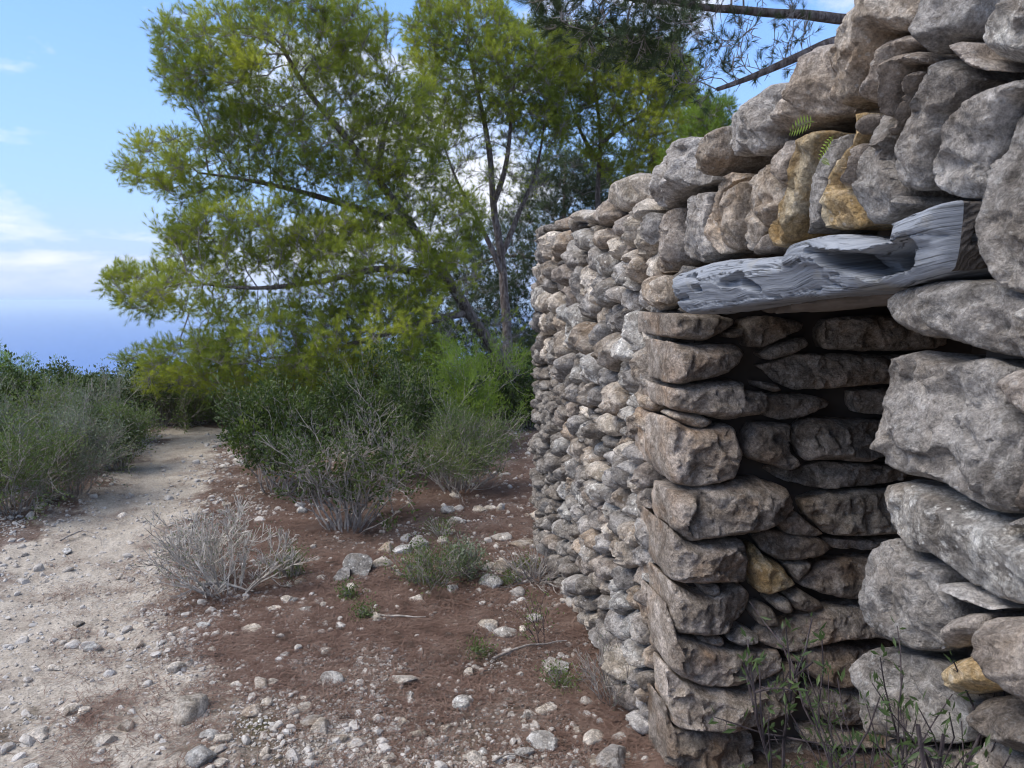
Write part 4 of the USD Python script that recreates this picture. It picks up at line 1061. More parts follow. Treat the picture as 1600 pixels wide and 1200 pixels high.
def pine(name, label, spines_px, blobs, n_attr, ntufts, seed, r0, shoot=0.13, needles=NEEDLE, step=0.13, kill=0.17, tip=0.004, tufts_per=1.0, group=None, tsize=1.0, dens_shell=0.55, thickness=1.0, bare=(), droop=0.03):
    """A pine from trunk lines and foliage masses given as (px, py, rx px, ry px, depth, depth radius, weight)."""
    rng = np.random.default_rng(seed)
    base = None
    spines = []
    for pl, par in spines_px:
        w = np.array([at(x, y, d) for x, y, d in pl])
        if par is None:
            w[0, 2] = tz(w[0, 0], w[0, 1]) - 0.1
        L = np.linalg.norm(np.diff(w, axis=0), axis=1).sum()
        spines.append((spline(w, max(4, int(L / step))), par))
    wsum = sum(b[6] * b[2] * b[3] for b in blobs)
    att = []
    for cx, cy, rx, ry, dep, rd, wt in blobs:
        n = int(n_attr * wt * rx * ry / wsum) + 3
        v = rng.normal(size=(n, 3)); v /= np.linalg.norm(v, axis=1, keepdims=True)
        r = np.where(rng.random(n) < dens_shell, rng.uniform(0.8, 1.0, n), rng.random(n) ** (1 / 3))
        v = v * r[:, None]
        c = at(cx, cy, dep)
        att.append(c + v * np.array([rx * dep / FPX, rd, ry * dep / FPX]))
    att = np.vstack(att)
    att = att[att[:, 2] > 0.15]
    N, Pa, sid = colonize(spines, att, step, kill, seed, droop=droop)
    n = len(N)
    child = np.bincount(Pa[Pa >= 0], minlength=n)
    tips = np.where(child == 0, 1, 0).astype(float)
    depth_to_tip = np.zeros(n)
    for i in range(n - 1, -1, -1):
        if Pa[i] >= 0:
            tips[Pa[i]] += tips[i]
            depth_to_tip[Pa[i]] = max(depth_to_tip[Pa[i]], depth_to_tip[i] + 1)
    R = tip * np.maximum(tips, 1) ** 0.43 * thickness
    t = xf(name, (0, 0, 0))
    tag(t, label, "pine tree", group)
    tp = t.GetPath().pathString
    # trunk and limbs as tubes
    start = 0
    for k, (pl, par) in enumerate(spines):
        m = len(pl)
        f = np.linspace(0, 1, m)
        rr0 = r0 if par is None else r0 * 0.55
        rad = np.maximum(rr0 * (1 - 0.75 * f), R[start:start + m] * 0.7)
        rad = np.maximum(rad, tip * 1.5)
        if par is None:
            rad = rad * (1 + 0.5 * np.exp(-np.arange(m) / 2.0))
            put("trunk", tube_mesh(pl, rad, 11, 0.22, seed), PINE_BARK, t, smooth=True)
        else:
            put("branch", tube_mesh(pl, rad, 8, 0.15, seed + k), PINE_BARK, t, smooth=True)
        R[start:start + m] = rad
        start += m
    gi = np.where((sid < 0) & (Pa >= 0))[0]
    A, B = N[Pa[gi]], N[gi]
    ra, rb = np.minimum(R[gi] * 1.15, R[Pa[gi]]), R[gi] * 0.92
    tag(put("twigs", segs_mesh(A, B, ra, rb, 4), TWIG_GREY, t), kind="stuff")
    # side shoots with needle tufts on the outer twigs
    outer = gi[(depth_to_tip[gi] <= 4)]
    wts = np.where(depth_to_tip[outer] == 0, 2.2, 1.0)
    pick = rng.choice(outer, ntufts, p=wts / wts.sum())
    d = N[pick] - N[Pa[pick]]
    root = N[Pa[pick]] + d * rng.uniform(0.2, 1.0, (ntufts, 1))
    dn = d / np.linalg.norm(d, axis=1, keepdims=True)
    D = dn * 0.6 + rng.normal(0, 0.6, (ntufts, 3)) + np.array([0, 0, 0.30])
    D /= np.linalg.norm(D, axis=1, keepdims=True)
    P = root + D * (shoot * rng.uniform(0.2, 1.3, (ntufts, 1)))
    P0 = P
    D = D + np.array([0, 0, 0.25]) + rng.normal(0, 0.2, (ntufts, 3))
    if len(bare):
        x, y = px_of(P)
        ok = np.ones(len(P), bool)
        for bx, by, brx, bry, fr in bare:
            ok &= ~((((x - bx) / brx) ** 2 + ((y - by) / bry) ** 2 < 1) & (rng.random(len(P)) < fr))
        P, D = P[ok], D[ok]
    tag(put("shoots", segs_mesh(root, P0, np.full(len(root), 0.0024), np.full(len(root), 0.0016), 3), TWIG_GREY, t), kind="stuff")
    # a thin shoot under each tuft
    S = tsize * rng.uniform(0.75, 1.3, len(P))
    scatter(t, "needles", TUFTS, needles, P, quats(D, rng.uniform(0, 6.28, len(P))), S, rng.integers(0, len(TUFTS), len(P)))
    print(name, "nodes", n, "tufts", len(P))
    return t

# the large leaning pine
pine("leaning_pine_tree", "large pine leaning left over the track, nearest of the pines", [
    ([(852, 660, 11.6), (836, 632, 11.6), (790, 570, 11.5), (740, 500, 11.4), (695, 430, 11.3), (655, 370, 11.2), (605, 300, 11.1), (545, 220, 11.0), (480, 140, 10.9), (440, 70, 10.8)], None),
    ([(700, 438, 11.3), (600, 420, 10.9), (500, 440, 10.6), (400, 450, 10.4), (300, 440, 10.3)], 0),
    ([(640, 350, 11.2), (540, 320, 11.3), (430, 290, 11.2), (310, 270, 11.2)], 0),
    ([(730, 488, 11.4), (640, 510, 10.8), (540, 540, 10.4), (420, 560, 10.4)], 0),
    ([(590, 280, 11.1), (600, 210, 11.4), (620, 150, 11.5)], 0),
    ], [
    (420, 110, 175, 95, 10.9, 1.1, 1.0), (330, 80, 85, 60, 10.9, .7, 1.0), (490, 50, 120, 60, 10.9, .9, 1.0), (600, 165, 75, 60, 11.4, .8, 1.0),
    (310, 265, 125, 52, 11.0, .9, 1.1), (470, 235, 165, 70, 11.1, 1.0, 1.0), (620, 235, 75, 75, 11.3, .8, 1.0),
    (285, 450, 118, 48, 10.4, .9, 1.1), (400, 370, 150, 60, 10.7, 1.0, .9), (560, 420, 150, 80, 10.8, 1.0, 1.0), (700, 360, 60, 70, 11.3, .6, .9),
    (300, 570, 95, 42, 10.5, .8, 1.0), (440, 545, 150, 70, 10.4, 1.0, 1.0), (600, 530, 120, 75, 10.6, .9, 1.0), (590, 320, 90, 60, 11.2, .8, .9), (700, 430, 60, 40, 10.8, .5, .8), (790, 520, 35, 35, 11.3, .4, .5)],
    6500, 33000, 11, 0.105, bare=((745, 505, 60, 95, 0.75), (800, 560, 40, 60, 0.8)), thickness=0.9)

pine("forked_pine_tree", "tall pine with forked grey trunk and open twiggy middle, left of the wall end", [
    ([(800, 660, 14.0), (795, 560, 14.0), (788, 460, 14.0), (782, 390, 14.0), (772, 330, 14.0), (765, 240, 14.0), (748, 150, 14.0), (730, 70, 14.0)], None),
    ([(784, 400, 14.0), (812, 330, 14.1), (838, 265, 14.2), (850, 190, 14.2)], 0),
    ([(786, 430, 14.0), (750, 350, 13.8), (715, 285, 13.7), (692, 220, 13.7)], 0),
    ([(770, 320, 14.0), (792, 250, 13.8), (800, 170, 13.8), (805, 110, 13.8)], 0)], [
    (725, 55, 85, 62, 14.0, 1.0, 1.0), (795, 125, 95, 75, 14.0, 1.1, 1.0), (700, 140, 55, 70, 13.8, .8, .8), (850, 110, 65, 70, 14.2, .9, 1.0), (830, 195, 70, 45, 14.2, .9, .6), (680, 60, 50, 50, 13.9, .7, 1.0),
    (700, 230, 45, 50, 13.7, .6, .5), (765, 270, 90, 70, 14.0, .8, .35)],
    3300, 16000, 12, 0.10, bare=((770, 270, 90, 75, 0.8), (720, 330, 60, 50, 0.7)))

pine("slim_pine_tree", "slim straight pine standing behind the wall with its crown under the overhanging branch", [
    ([(938, 640, 15.0), (936, 420, 15.0), (934, 300, 15.0), (938, 220, 15.0), (930, 140, 15.0), (925, 80, 15.0)], None),
    ([(936, 230, 15.0), (985, 190, 14.8), (1040, 170, 14.6)], 0),
    ([(934, 250, 15.0), (905, 200, 15.1), (890, 150, 15.2)], 0)], [
    (930, 100, 75, 55, 15.0, 1.0, 1.0), (1000, 140, 85, 75, 14.8, 1.1, 1.0), (1050, 215, 75, 60, 14.6, 1.0, 1.0), (960, 225, 55, 50, 15.0, .8, .7), (1045, 130, 45, 55, 14.6, .8, 1.0), (1000, 270, 60, 35, 14.8, .8, .8), (880, 170, 40, 50, 15.1, .6, .5)],
    2800, 15000, 13, 0.085)

pine("small_pine_tree", "small bright pine top showing just above the wall caps", [
    ([(1105, 640, 13.0), (1100, 400, 13.0), (1100, 260, 13.0), (1105, 190, 13.0)], None)], [
    (1105, 205, 36, 50, 13.0, .5, 1.0), (1085, 260, 45, 45, 13.0, .6, 1.0)], 450, 3000, 14, 0.05, needles=LEAF_BRIGHT)

pine("dark_pine_tree", "dark pine in the background behind the forked pine and the wall end", [
    ([(880, 640, 19.0), (880, 420, 19.0), (882, 300, 19.0), (885, 240, 19.0)], None),
    ([(880, 420, 19.0), (800, 400, 18.5), (730, 420, 18.0)], 0)], [
    (885, 285, 70, 50, 19.0, 1.3, 1.0), (850, 360, 90, 50, 19.0, 1.2, .9), (760, 440, 80, 70, 18.5, 1.2, .9), (800, 540, 90, 60, 18.5, 1.2, .9), (690, 500, 70, 60, 18.5, 1.2, .9), (930, 300, 50, 40, 19.0, 1.0, .8)],
    1900, 10000, 15, 0.1, needles=NEEDLE_DARK, step=0.2, kill=0.26, tsize=1.5, shoot=0.25)

pine("overhanging_pine_tree", "pine behind the wall whose dark branch hangs over the top of the picture", [
    ([(1900, 640, 5.8), (1780, 300, 5.7), (1650, 100, 5.5), (1520, 20, 5.2), (1400, -60, 5.0), (1250, -130, 5.0)], None),
    ([(1540, 40, 5.2), (1440, 42, 5.0), (1315, 30, 4.9), (1240, 22, 4.8), (1130, 14, 4.8), (1030, 2, 4.7), (930, -12, 4.7)], 0),
    ([(1440, 48, 5.0), (1320, 62, 4.9), (1240, 92, 4.7), (1180, 118, 4.7), (1120, 140, 4.7)], 1)], [
    (960, 15, 120, 50, 4.7, .45, 1.1), (870, -5, 60, 26, 4.7, .3, 1.0), (1040, 55, 55, 45, 4.7, .4, .9), (1090, 20, 80, 40, 4.8, .5, .6), (1110, 110, 70, 42, 4.7, .4, .35), (1190, 60, 80, 50, 4.8, .4, .25), (960, 70, 50, 28, 4.7, .3, .7),
    (1000, -120, 250, 80, 4.9, .8, .6), (1300, -220, 300, 90, 5.2, 1.0, .5)],
    3400, 5600, 16, 0.085, shoot=0.06, needles=NEEDLE_DARK, step=0.07, kill=0.085, tip=0.0022, tsize=0.8, tufts_per=1.0, bare=((1180, 90, 130, 90, 0.72),), thickness=0.9)

# ---------------------------------------------------------------- shrubs
def grow(rng, height, width, nstem, levels=3, lean=(0, 0), kids=(3, 5), upward=0.25, crook=0.22, start_r=0.008, seglen=0.07, curve_in=0.0):
    """Stems fanning from one root. Returns segments A, B, ra, rb and twig ends (points, directions)."""
    A, B, RA, RB, TP, TD = [], [], [], [], [], []
    def shoot(p, d, length, r, lev):
        n = max(2, int(length / seglen))
        pts = [p]
        for k in range(n):
            d = d + rng.normal(0, crook, 3) + np.array([0, 0, upward * 0.3])
            d = d / np.linalg.norm(d)
            q = pts[-1] + d * length / n
            q[2] = max(q[2], 0.01)
            f0, f1 = 1 - 0.7 * k / n, 1 - 0.7 * (k + 1) / n
            A.append(pts[-1]); B.append(q); RA.append(r * f0); RB.append(r * f1)
            pts.append(q)
            if lev == 0 or k >= n - 2:
                TP.append(q); TD.append(d)
        if lev > 0:
            for _ in range(int(rng.integers(kids[0], kids[1] + 1))):
                k = int(rng.uniform(0.25, 1.0) * n)
                k = min(k, n)
                nd = d + rng.normal(0, 0.55, 3) + np.array([0, 0, upward])
                shoot(pts[k].copy(), nd / np.linalg.norm(nd), length * rng.uniform(0.4, 0.65), r * 0.55, lev - 1)
    for s in range(nstem):
        a = rng.uniform(0, 2 * math.pi); sp = math.sqrt(rng.random())
        out = np.array([math.cos(a), math.sin(a), 0]) * sp
        p = out * width * 0.12
        top = out * width * 0.5 + np.array([lean[0], lean[1], 0]) * height + np.array([0, 0, height * (1 - 0.45 * sp ** 2) * rng.uniform(0.75, 1.05)])
        d = top - p
        ln = np.linalg.norm(d)
        shoot(p, d / ln, ln * (0.8 if levels else 1.0), start_r * rng.uniform(0.7, 1.2), levels)
    return (np.array(A), np.array(B), np.array(RA), np.array(RB)), (np.array(TP), np.array(TD))

def leaves(rng, P, D, per, size, aspect=2.2, jitter=0.03, up=0.2, spread=0.9):
    """Folded leaf blades scattered about twig ends."""
    n = int(len(P) * per)
    i = rng.integers(0, len(P), n)
    c = P[i] + rng.normal(0, jitter, (n, 3))
    c[:, 2] = np.maximum(c[:, 2], 0.012)
    d = D[i] + rng.normal(0, spread, (n, 3)) + np.array([0, 0, up])
    d, X, Y = frames(d)
    sp = rng.uniform(0, 6.28, n)
    W = X * np.cos(sp)[:, None] + Y * np.sin(sp)[:, None]
    Nn = np.cross(d, W)
    ln = size * rng.uniform(0.6, 1.25, n)[:, None]
    wd = ln / aspect
    V = np.stack([c, c + d * ln * 0.5 + W * wd * 0.5 + Nn * wd * 0.18, c + d * ln, c + d * ln * 0.5 - W * wd * 0.5 + Nn * wd * 0.18], 1).reshape(-1, 3)
    b = np.arange(n)[:, None] * 4
    F = np.vstack([b + [0, 1, 2], b + [0, 2, 3]])
    return V, F

def shrub(name, label, loc, height, width, seed, leafmat, twigmat, nstem=16, per=5.0, size=0.03, aspect=2.2, cat="shrub", group=None, levels=2, lean=(0, 0), kids=(3, 5), jitter=0.03, start_r=0.008, upward=0.25, crook=0.2, lowcut=0.0, rz=0.0, leaf_name="foliage", extra=None, sides=3, spread=0.9, minr=0.0016):
    rng = np.random.default_rng(seed)
    (A, B, ra, rb), (P, D) = grow(rng, height, width, nstem, levels, lean, kids, upward, crook, start_r)
    x = xf(name, loc, rz, (1, 1, 1))
    tag(x, label, cat, group)
    put("stems", segs_mesh(A, B, np.maximum(ra, minr), np.maximum(rb, minr * 0.8), sides), twigmat, x)
    if leafmat is not None and per > 0:
        k = P[:, 2] > lowcut * height
        tag(put(leaf_name, leaves(rng, P[k], D[k], per, size, aspect, jitter, spread=spread), leafmat, x), kind="stuff")
    if extra is not None:
        em, frac, eper, esize, easp = extra
        k = rng.random(len(P)) < frac
        k &= P[:, 0] * extra_dir(rz)[0] + P[:, 1] * extra_dir(rz)[1] < 10
        tag(put("young_leaves", leaves(rng, P[k], D[k], eper, esize, easp, jitter, spread=spread), em, x), kind="stuff")
    return x

def extra_dir(rz):
    return (0.0, 0.0)

def onground(px, py):
    p = gp(px, py)
    for _ in range(3):
        p = gp(px, py, tz(p[0], p[1]))
    return p

# the mixed bush in the middle: a dark mastic and a grey dry heath growing into each other
p = onground(545, 828)
shrub("dry_heath_bush", "large grey twiggy bush with tufts of dark leaves in the middle of the scrub", p, 1.15, 1.35, 31, LEAF_DARK, TWIG_GREY, nstem=34, per=1.8, size=0.036, aspect=2.0, levels=3, kids=(2, 4), start_r=0.009, jitter=0.02)
p = onground(430, 770)
shrub("mastic_bush", "dark glossy green bush right of the track's bend, against the grey twiggy bush", p, 1.05, 1.45, 32, LEAF_DARK, TWIG_GREY, nstem=24, per=7.0, size=0.042, aspect=1.9, levels=2, kids=(4, 6), lowcut=0.12)
p = onground(600, 740)
shrub("mastic_bush", "dark green bush behind the large grey twiggy bush", p, 1.4, 1.6, 33, LEAF_DARK, TWIG_GREY, nstem=24, per=6.0, size=0.045, aspect=1.9, levels=2, kids=(4, 6), lowcut=0.15)
p = onground(355, 925)
shrub("dry_twiggy_shrub", "pale leafless dry shrub fanning out at the edge of the track", p, 0.60, 1.1, 34, LEAF_GREY, TWIG_PALE, nstem=34, per=0.5, size=0.014, aspect=2.0, levels=3, kids=(2, 4), lean=(-0.12, 0.05), start_r=0.007, crook=0.2, minr=0.0022)
p = onground(455, 905)
shrub("low_green_shrub", "small low green sprig at the right foot of the pale dry shrub", p, 0.24, 0.42, 35, LEAF_GREEN, TWIG_GREY, nstem=14, per=6, size=0.022, aspect=3.5, levels=1)
p = onground(715, 768)
shrub("green_heath_bush", "green feathery bush close to the far end of the wall", p, 0.85, 1.4, 36, LEAF_GREEN, TWIG_GREY, nstem=30, per=10.0, size=0.028, aspect=4.0, levels=2, kids=(4, 6), start_r=0.007, lowcut=0.2)
p = onground(722, 702)
shrub("young_pine", "bright yellow-green young pine behind the green feathery bush", p, 1.45, 1.5, 37, LEAF_BRIGHT, TWIG_GREY, nstem=22, per=14.0, size=0.07, aspect=11.0, levels=2, kids=(4, 6), cat="young pine", lowcut=0.3)
p = onground(670, 915)
shrub("low_green_shrub", "low soft green and grey-leaved plant among the stones in front of the bushes", p, 0.30, 0.75, 38, LEAF_GREEN, TWIG_GREY, nstem=26, per=3.5, size=0.022, aspect=3.0, levels=2, kids=(2, 4), start_r=0.004)
p = onground(725, 905)
shrub("grey_leaved_shrub", "grey-green sage-like plant just right of the low soft green plant", p, 0.34, 0.42, 39, LEAF_GREY, TWIG_GREY, nstem=20, per=4.0, size=0.032, aspect=2.4, levels=1, start_r=0.004)
p = onground(835, 905)
shrub("dead_brush", "pile of dark dead twigs at the foot of the wall's far end", p, 0.22, 0.75, 40, None, TWIG_GREY, nstem=60, levels=1, kids=(2, 3), start_r=0.005, upward=-0.05, cat="dead brush")
p = onground(960, 1095)
shrub("dead_brush", "thin dry grey twigs against the wall foot beside the doorway jamb", p, 0.36, 0.55, 41, LEAF_GREY, TWIG_GREY, nstem=26, per=0.4, size=0.012, levels=2, kids=(2, 3), start_r=0.0028, cat="dead brush")
for k, (x, y, h, w, lab) in enumerate(((545, 935, .12, .14, "tiny green sprig beside a cream stone left of the low soft green plant"), (575, 965, .10, .12, "tiny pale green sprig near a fallen white stick"), (848, 1010, .42, .26, "thin dark-stemmed seedling standing off the middle of the wall"),
        (875, 1070, .12, .2, "small green herb on a mossy boulder near the doorway"), (945, 1000, .16, .2, "small green herb against the wall foot, nearest the doorway"), (825, 890, .1, .16, "small green herb at the foot of the pile of dead twigs"), (955, 985, .2, .14, "feathery green sprig rooted in the wall foot"),
        (795, 915, .1, .12, "tiny green herb near grey stones by the dead twigs"), (745, 1025, .08, .12, "tiny green herb on bare litter before the wall"))):
    shrub("small_herb", lab, onground(x, y), h, w, 50 + k, LEAF_GREEN, TWIG_DARK if k == 2 else TWIG_GREY, nstem=8 if k != 2 else 4, per=4.0, size=0.02, aspect=2.4, levels=1, start_r=0.0025, cat="herb")
p = onground(690, 838)
shrub("low_green_shrub", "small dark green sprig among pale stones right of the large grey bush", p, 0.22, 0.3, 62, LEAF_GREEN, TWIG_PALE, nstem=12, per=4, size=0.02, aspect=3, levels=1, start_r=0.004)

# scrub left of the track
LEFT = [(20, 800, 1.0, 1.3, "g"), (110, 775, 0.95, 1.2, "h"), (185, 735, 0.85, 0.9, "g"), (60, 745, 1.1, 1.4, "h"), (-40, 770, 1.1, 1.4, "g"), (140, 715, 1.05, 1.3, "h"), (10, 715, 1.2, 1.5, "d"), (95, 700, 1.15, 1.5, "m"), (170, 690, 1.0, 1.2, "d")]
LL = ["grey-green scrub bush at the left edge beside the track, nearest of the scrub", "twiggy grey scrub bush left of the track, second from the track's edge", "yellow-green scrub bush standing at the inner edge of the track's bend", "pale twiggy bush behind the nearest scrub on the left", "grey-green scrub bush cut off by the left border", "tall grey twiggy bush in the middle of the left scrub",
      "dark bush behind the left scrub at the picture's edge", "dark leafy bush at the back of the left scrub", "dark green bush at the back of the left scrub nearest the track"]
for k, (x, y, h, w, t) in enumerate(LEFT):
    p = onground(x, y)
    if t == "g":
        shrub("scrub_bush", LL[k], p, h, w, 70 + k, LEAF_GREEN if k != 4 else LEAF_GREY, TWIG_GREY, nstem=28, per=6.5, size=0.034, aspect=3.0, levels=2, kids=(4, 6), start_r=0.007)
    elif t == "h":
        shrub("scrub_bush", LL[k], p, h, w, 70 + k, LEAF_GREEN if k == 3 else LEAF_GREY, TWIG_GREY, nstem=30, per=4.5, size=0.032, aspect=3.0, levels=2, kids=(4, 6), start_r=0.007)
    else:
        shrub("dark_bush", LL[k], p, h, w, 70 + k, LEAF_DARK, TWIG_GREY, nstem=24, per=5.0, size=0.045, aspect=1.9, levels=2, kids=(4, 6))

# scrub beyond the track's end and under the pines: two kinds repeated
first_d = first_g = None
rng = np.random.default_rng(303)
spots = []
for k in range(70):
    y = rng.uniform(11.2, 17.5)
    x = rng.uniform(-0.72, 0.16) * y
    if abs(path_dist(np.array([[x, y]]))[0]) < 0.15 and y < 11.0:
        continue
    if path_dist(np.array([[x, y]]))[0] < 0.1 and y < 11.6:
        continue
    if all((x - a) ** 2 + (y - b) ** 2 > 0.55 for a, b in spots):
        spots.append((x, y))
for x, y in ((-5.6, 12.6), (-4.9, 12.0), (-4.2, 11.9), (-3.4, 11.8), (-2.7, 11.5), (-6.6, 12.2), (-7.4, 11.8), (-2.0, 11.2), (-1.3, 10.6), (-8.3, 12.4), (-9.2, 12.8), (-6.2, 11.4), (-7.1, 10.6)):
    spots.append((x, y))
for k, (x, y) in enumerate(spots):
    z = tz(x, y) - 0.02
    s = rng.uniform(0.8, 1.25) * (1.0 if y < 13.5 else 1.25)
    if x < -0.30 * y and y > 13:
        s *= 0.9
    if rng.random() < (0.45 if k < len(spots) - 13 else 0.12):
        if first_d is None:
            first_d = shrub("background_bush", "dark green bush in the scrub beyond the end of the track", (x, y, z), 0.95, 1.3, 120, LEAF_DARK, TWIG_GREY, nstem=20, per=5.0, size=0.055, aspect=1.9, levels=2, kids=(4, 6), group="dark bushes beyond the track")
        else:
            copy_of(first_d, "background_bush", (x, y, z), rng.uniform(0, 360), s, label="dark green bush in the scrub beyond the end of the track", cat="shrub", group="dark bushes beyond the track")
    else:
        if first_g is None:
            first_g = shrub("background_scrub", "grey-green bush in the scrub beyond the end of the track", (x, y, z), 0.85, 1.2, 121, LEAF_GREEN, TWIG_GREY, nstem=26, per=4.0, size=0.04, aspect=2.6, levels=2, kids=(4, 6), group="grey-green bushes beyond the track")
        else:
            copy_of(first_g, "background_scrub", (x, y, z), rng.uniform(0, 360), s, label="grey-green bush in the scrub beyond the end of the track", cat="shrub", group="grey-green bushes beyond the track")
pz = at(12, 600, 13.0)
shrub("young_pine", "yellow-green young pine top at the left border above the dark scrub", (pz[0], pz[1], tz(pz[0], pz[1])), 1.55, 0.9, 130, LEAF_BRIGHT, TWIG_GREY, nstem=18, per=16, size=0.08, aspect=10, levels=2, cat="young pine", lowcut=0.3)

# thorny plants in front of the doorway
def thorn(name, label, loc, h, w, seed, nstem, per, leaf, asp, r):
    rng = np.random.default_rng(seed)
    (A, B, ra, rb), (P, D) = grow(rng, h, w, nstem, 2, (0, 0), (4, 7), 0.2, 0.18, r, 0.05)
    x = xf(name, loc, 0, (1, 1, 1))
    tag(x, label, "thorny plant")
    f = h / np.percentile(B[:, 2], 94)
    A = A * [1, 1, f]; B = B * [1, 1, f]; P = P * [1, 1, f]
    k = B[:, 2] < h * 1.04
    A, B, ra, rb = A[k], B[k], ra[k], rb[k]
    k = P[:, 2] < h * 1.04
    P, D = P[k], D[k]
    # spines along the stems
    k = rng.integers(0, len(A), len(A))
    sp = (A[k] + B[k]) / 2
    sd = np.cross(B[k] - A[k], rng.normal(size=(len(k), 3))); sd /= np.linalg.norm(sd, axis=1, keepdims=True) + 1e-9
    put("stems", join([segs_mesh(A, B, np.maximum(ra, 0.0016), np.maximum(rb, 0.0011), 5), segs_mesh(sp, sp + sd * 0.022, np.full(len(sp), 0.0011), np.full(len(sp), 0.0002), 3)]), TWIG_DARK, x)
    tag(put("foliage", leaves(rng, P, D, per, leaf, asp, 0.006, spread=0.75), LEAF_THORN, x), kind="stuff")
    return x
thorn("thorn_bush", "dark-stemmed thorny plant with narrow green leaves before the right doorway jamb", (0.785, 1.49, -0.12), 1.20, 0.20, 141, 13, 3.2, 0.027, 3.8, 0.0085)
thorn("thorn_bush", "sparse thorny plant with thin leaves growing in the doorway", (0.81, 2.30, -0.1), 0.46, 0.45, 142, 6, 1.3, 0.026, 6.0, 0.004)

# ferns rooted between the upright stones
def fern(label, px, py, size, seed, ang):
    p = unproject(np.array([[px, py]], float), CORNER, WDIR, NOUT, 0.05)[0]
    o = CORNER + WDIR * p[0] + NOUT * 0.05 + np.array([0, 0, p[1]])
    rng = np.random.default_rng(seed)
    x = xf("small_fern", o, 0, (1, 1, 1)); tag(x, label, "fern")
    d = WDIR * math.cos(ang) + ZUP * math.sin(ang) + NOUT * 0.35; d /= np.linalg.norm(d)
    side = np.cross(d, NOUT); side /= np.linalg.norm(side)
    n = 9
    pts = np.array([d * size * t - ZUP * 0.25 * size * t * t for t in np.linspace(0, 1, n)])
    put("stalk", tube_mesh(pts, np.linspace(0.0012, 0.0005, n), 4), LEAF_BRIGHT, x)
    V, F = [], []
    for k in range(1, n):
        for s in (-1, 1):
            ln = size * 0.34 * math.sin(math.pi * (0.15 + 0.8 * k / n)); b = len(V)
            dd = side * s + d * 0.3
            V += [pts[k], pts[k] + dd * ln * 0.5 + d * ln * .13, pts[k] + dd * ln, pts[k] + dd * ln * 0.5 - d * ln * .13]
            F += [[b, b + 1, b + 2], [b, b + 2, b + 3]]
    put("frond", (np.array(V), np.array(F)), LEAF_BRIGHT, x)
fern("small green fern sprouting under the cap stones between upright stones", 1272, 190, 0.075, 1, 0.1)
fern("tiny green fern sprig in a crack below the larger fern", 1302, 212, 0.05, 2, -0.9)
fern("tiny round-leaved green sprig lowest in the crack of the upright stones", 1296, 258, 0.03, 3, 0.9)

# ---------------------------------------------------------------- loose stones
def rock(rng, size, flat=0.6, sub=2):
    m = trimesh.creation.icosphere(sub)
    v = m.vertices.copy()
    for _ in range(int(rng.integers(5, 9))):       # cut flat faces
        n = rng.normal(size=3); n /= np.linalg.norm(n)
        c = rng.uniform(0.45, 0.85)
        dd = v @ n
        v = v - np.maximum(dd - c, 0)[:, None] * n
    v = v + v * (0.16 * nz(v + rng.uniform(0, 50, 3), 1.8, 5, 3))[:, None] + v * (0.05 * nz(v, 6.0, 6, 2))[:, None]
    v = v * np.array([1.0, rng.uniform(0.6, 0.95), flat * rng.uniform(0.7, 1.2)]) * size * 0.6
    a = rng.uniform(0, 6.28)
    v[:, :2] = v[:, :2] @ np.array([[math.cos(a), -math.sin(a)], [math.sin(a), math.cos(a)]])
    return v, np.array(m.faces)

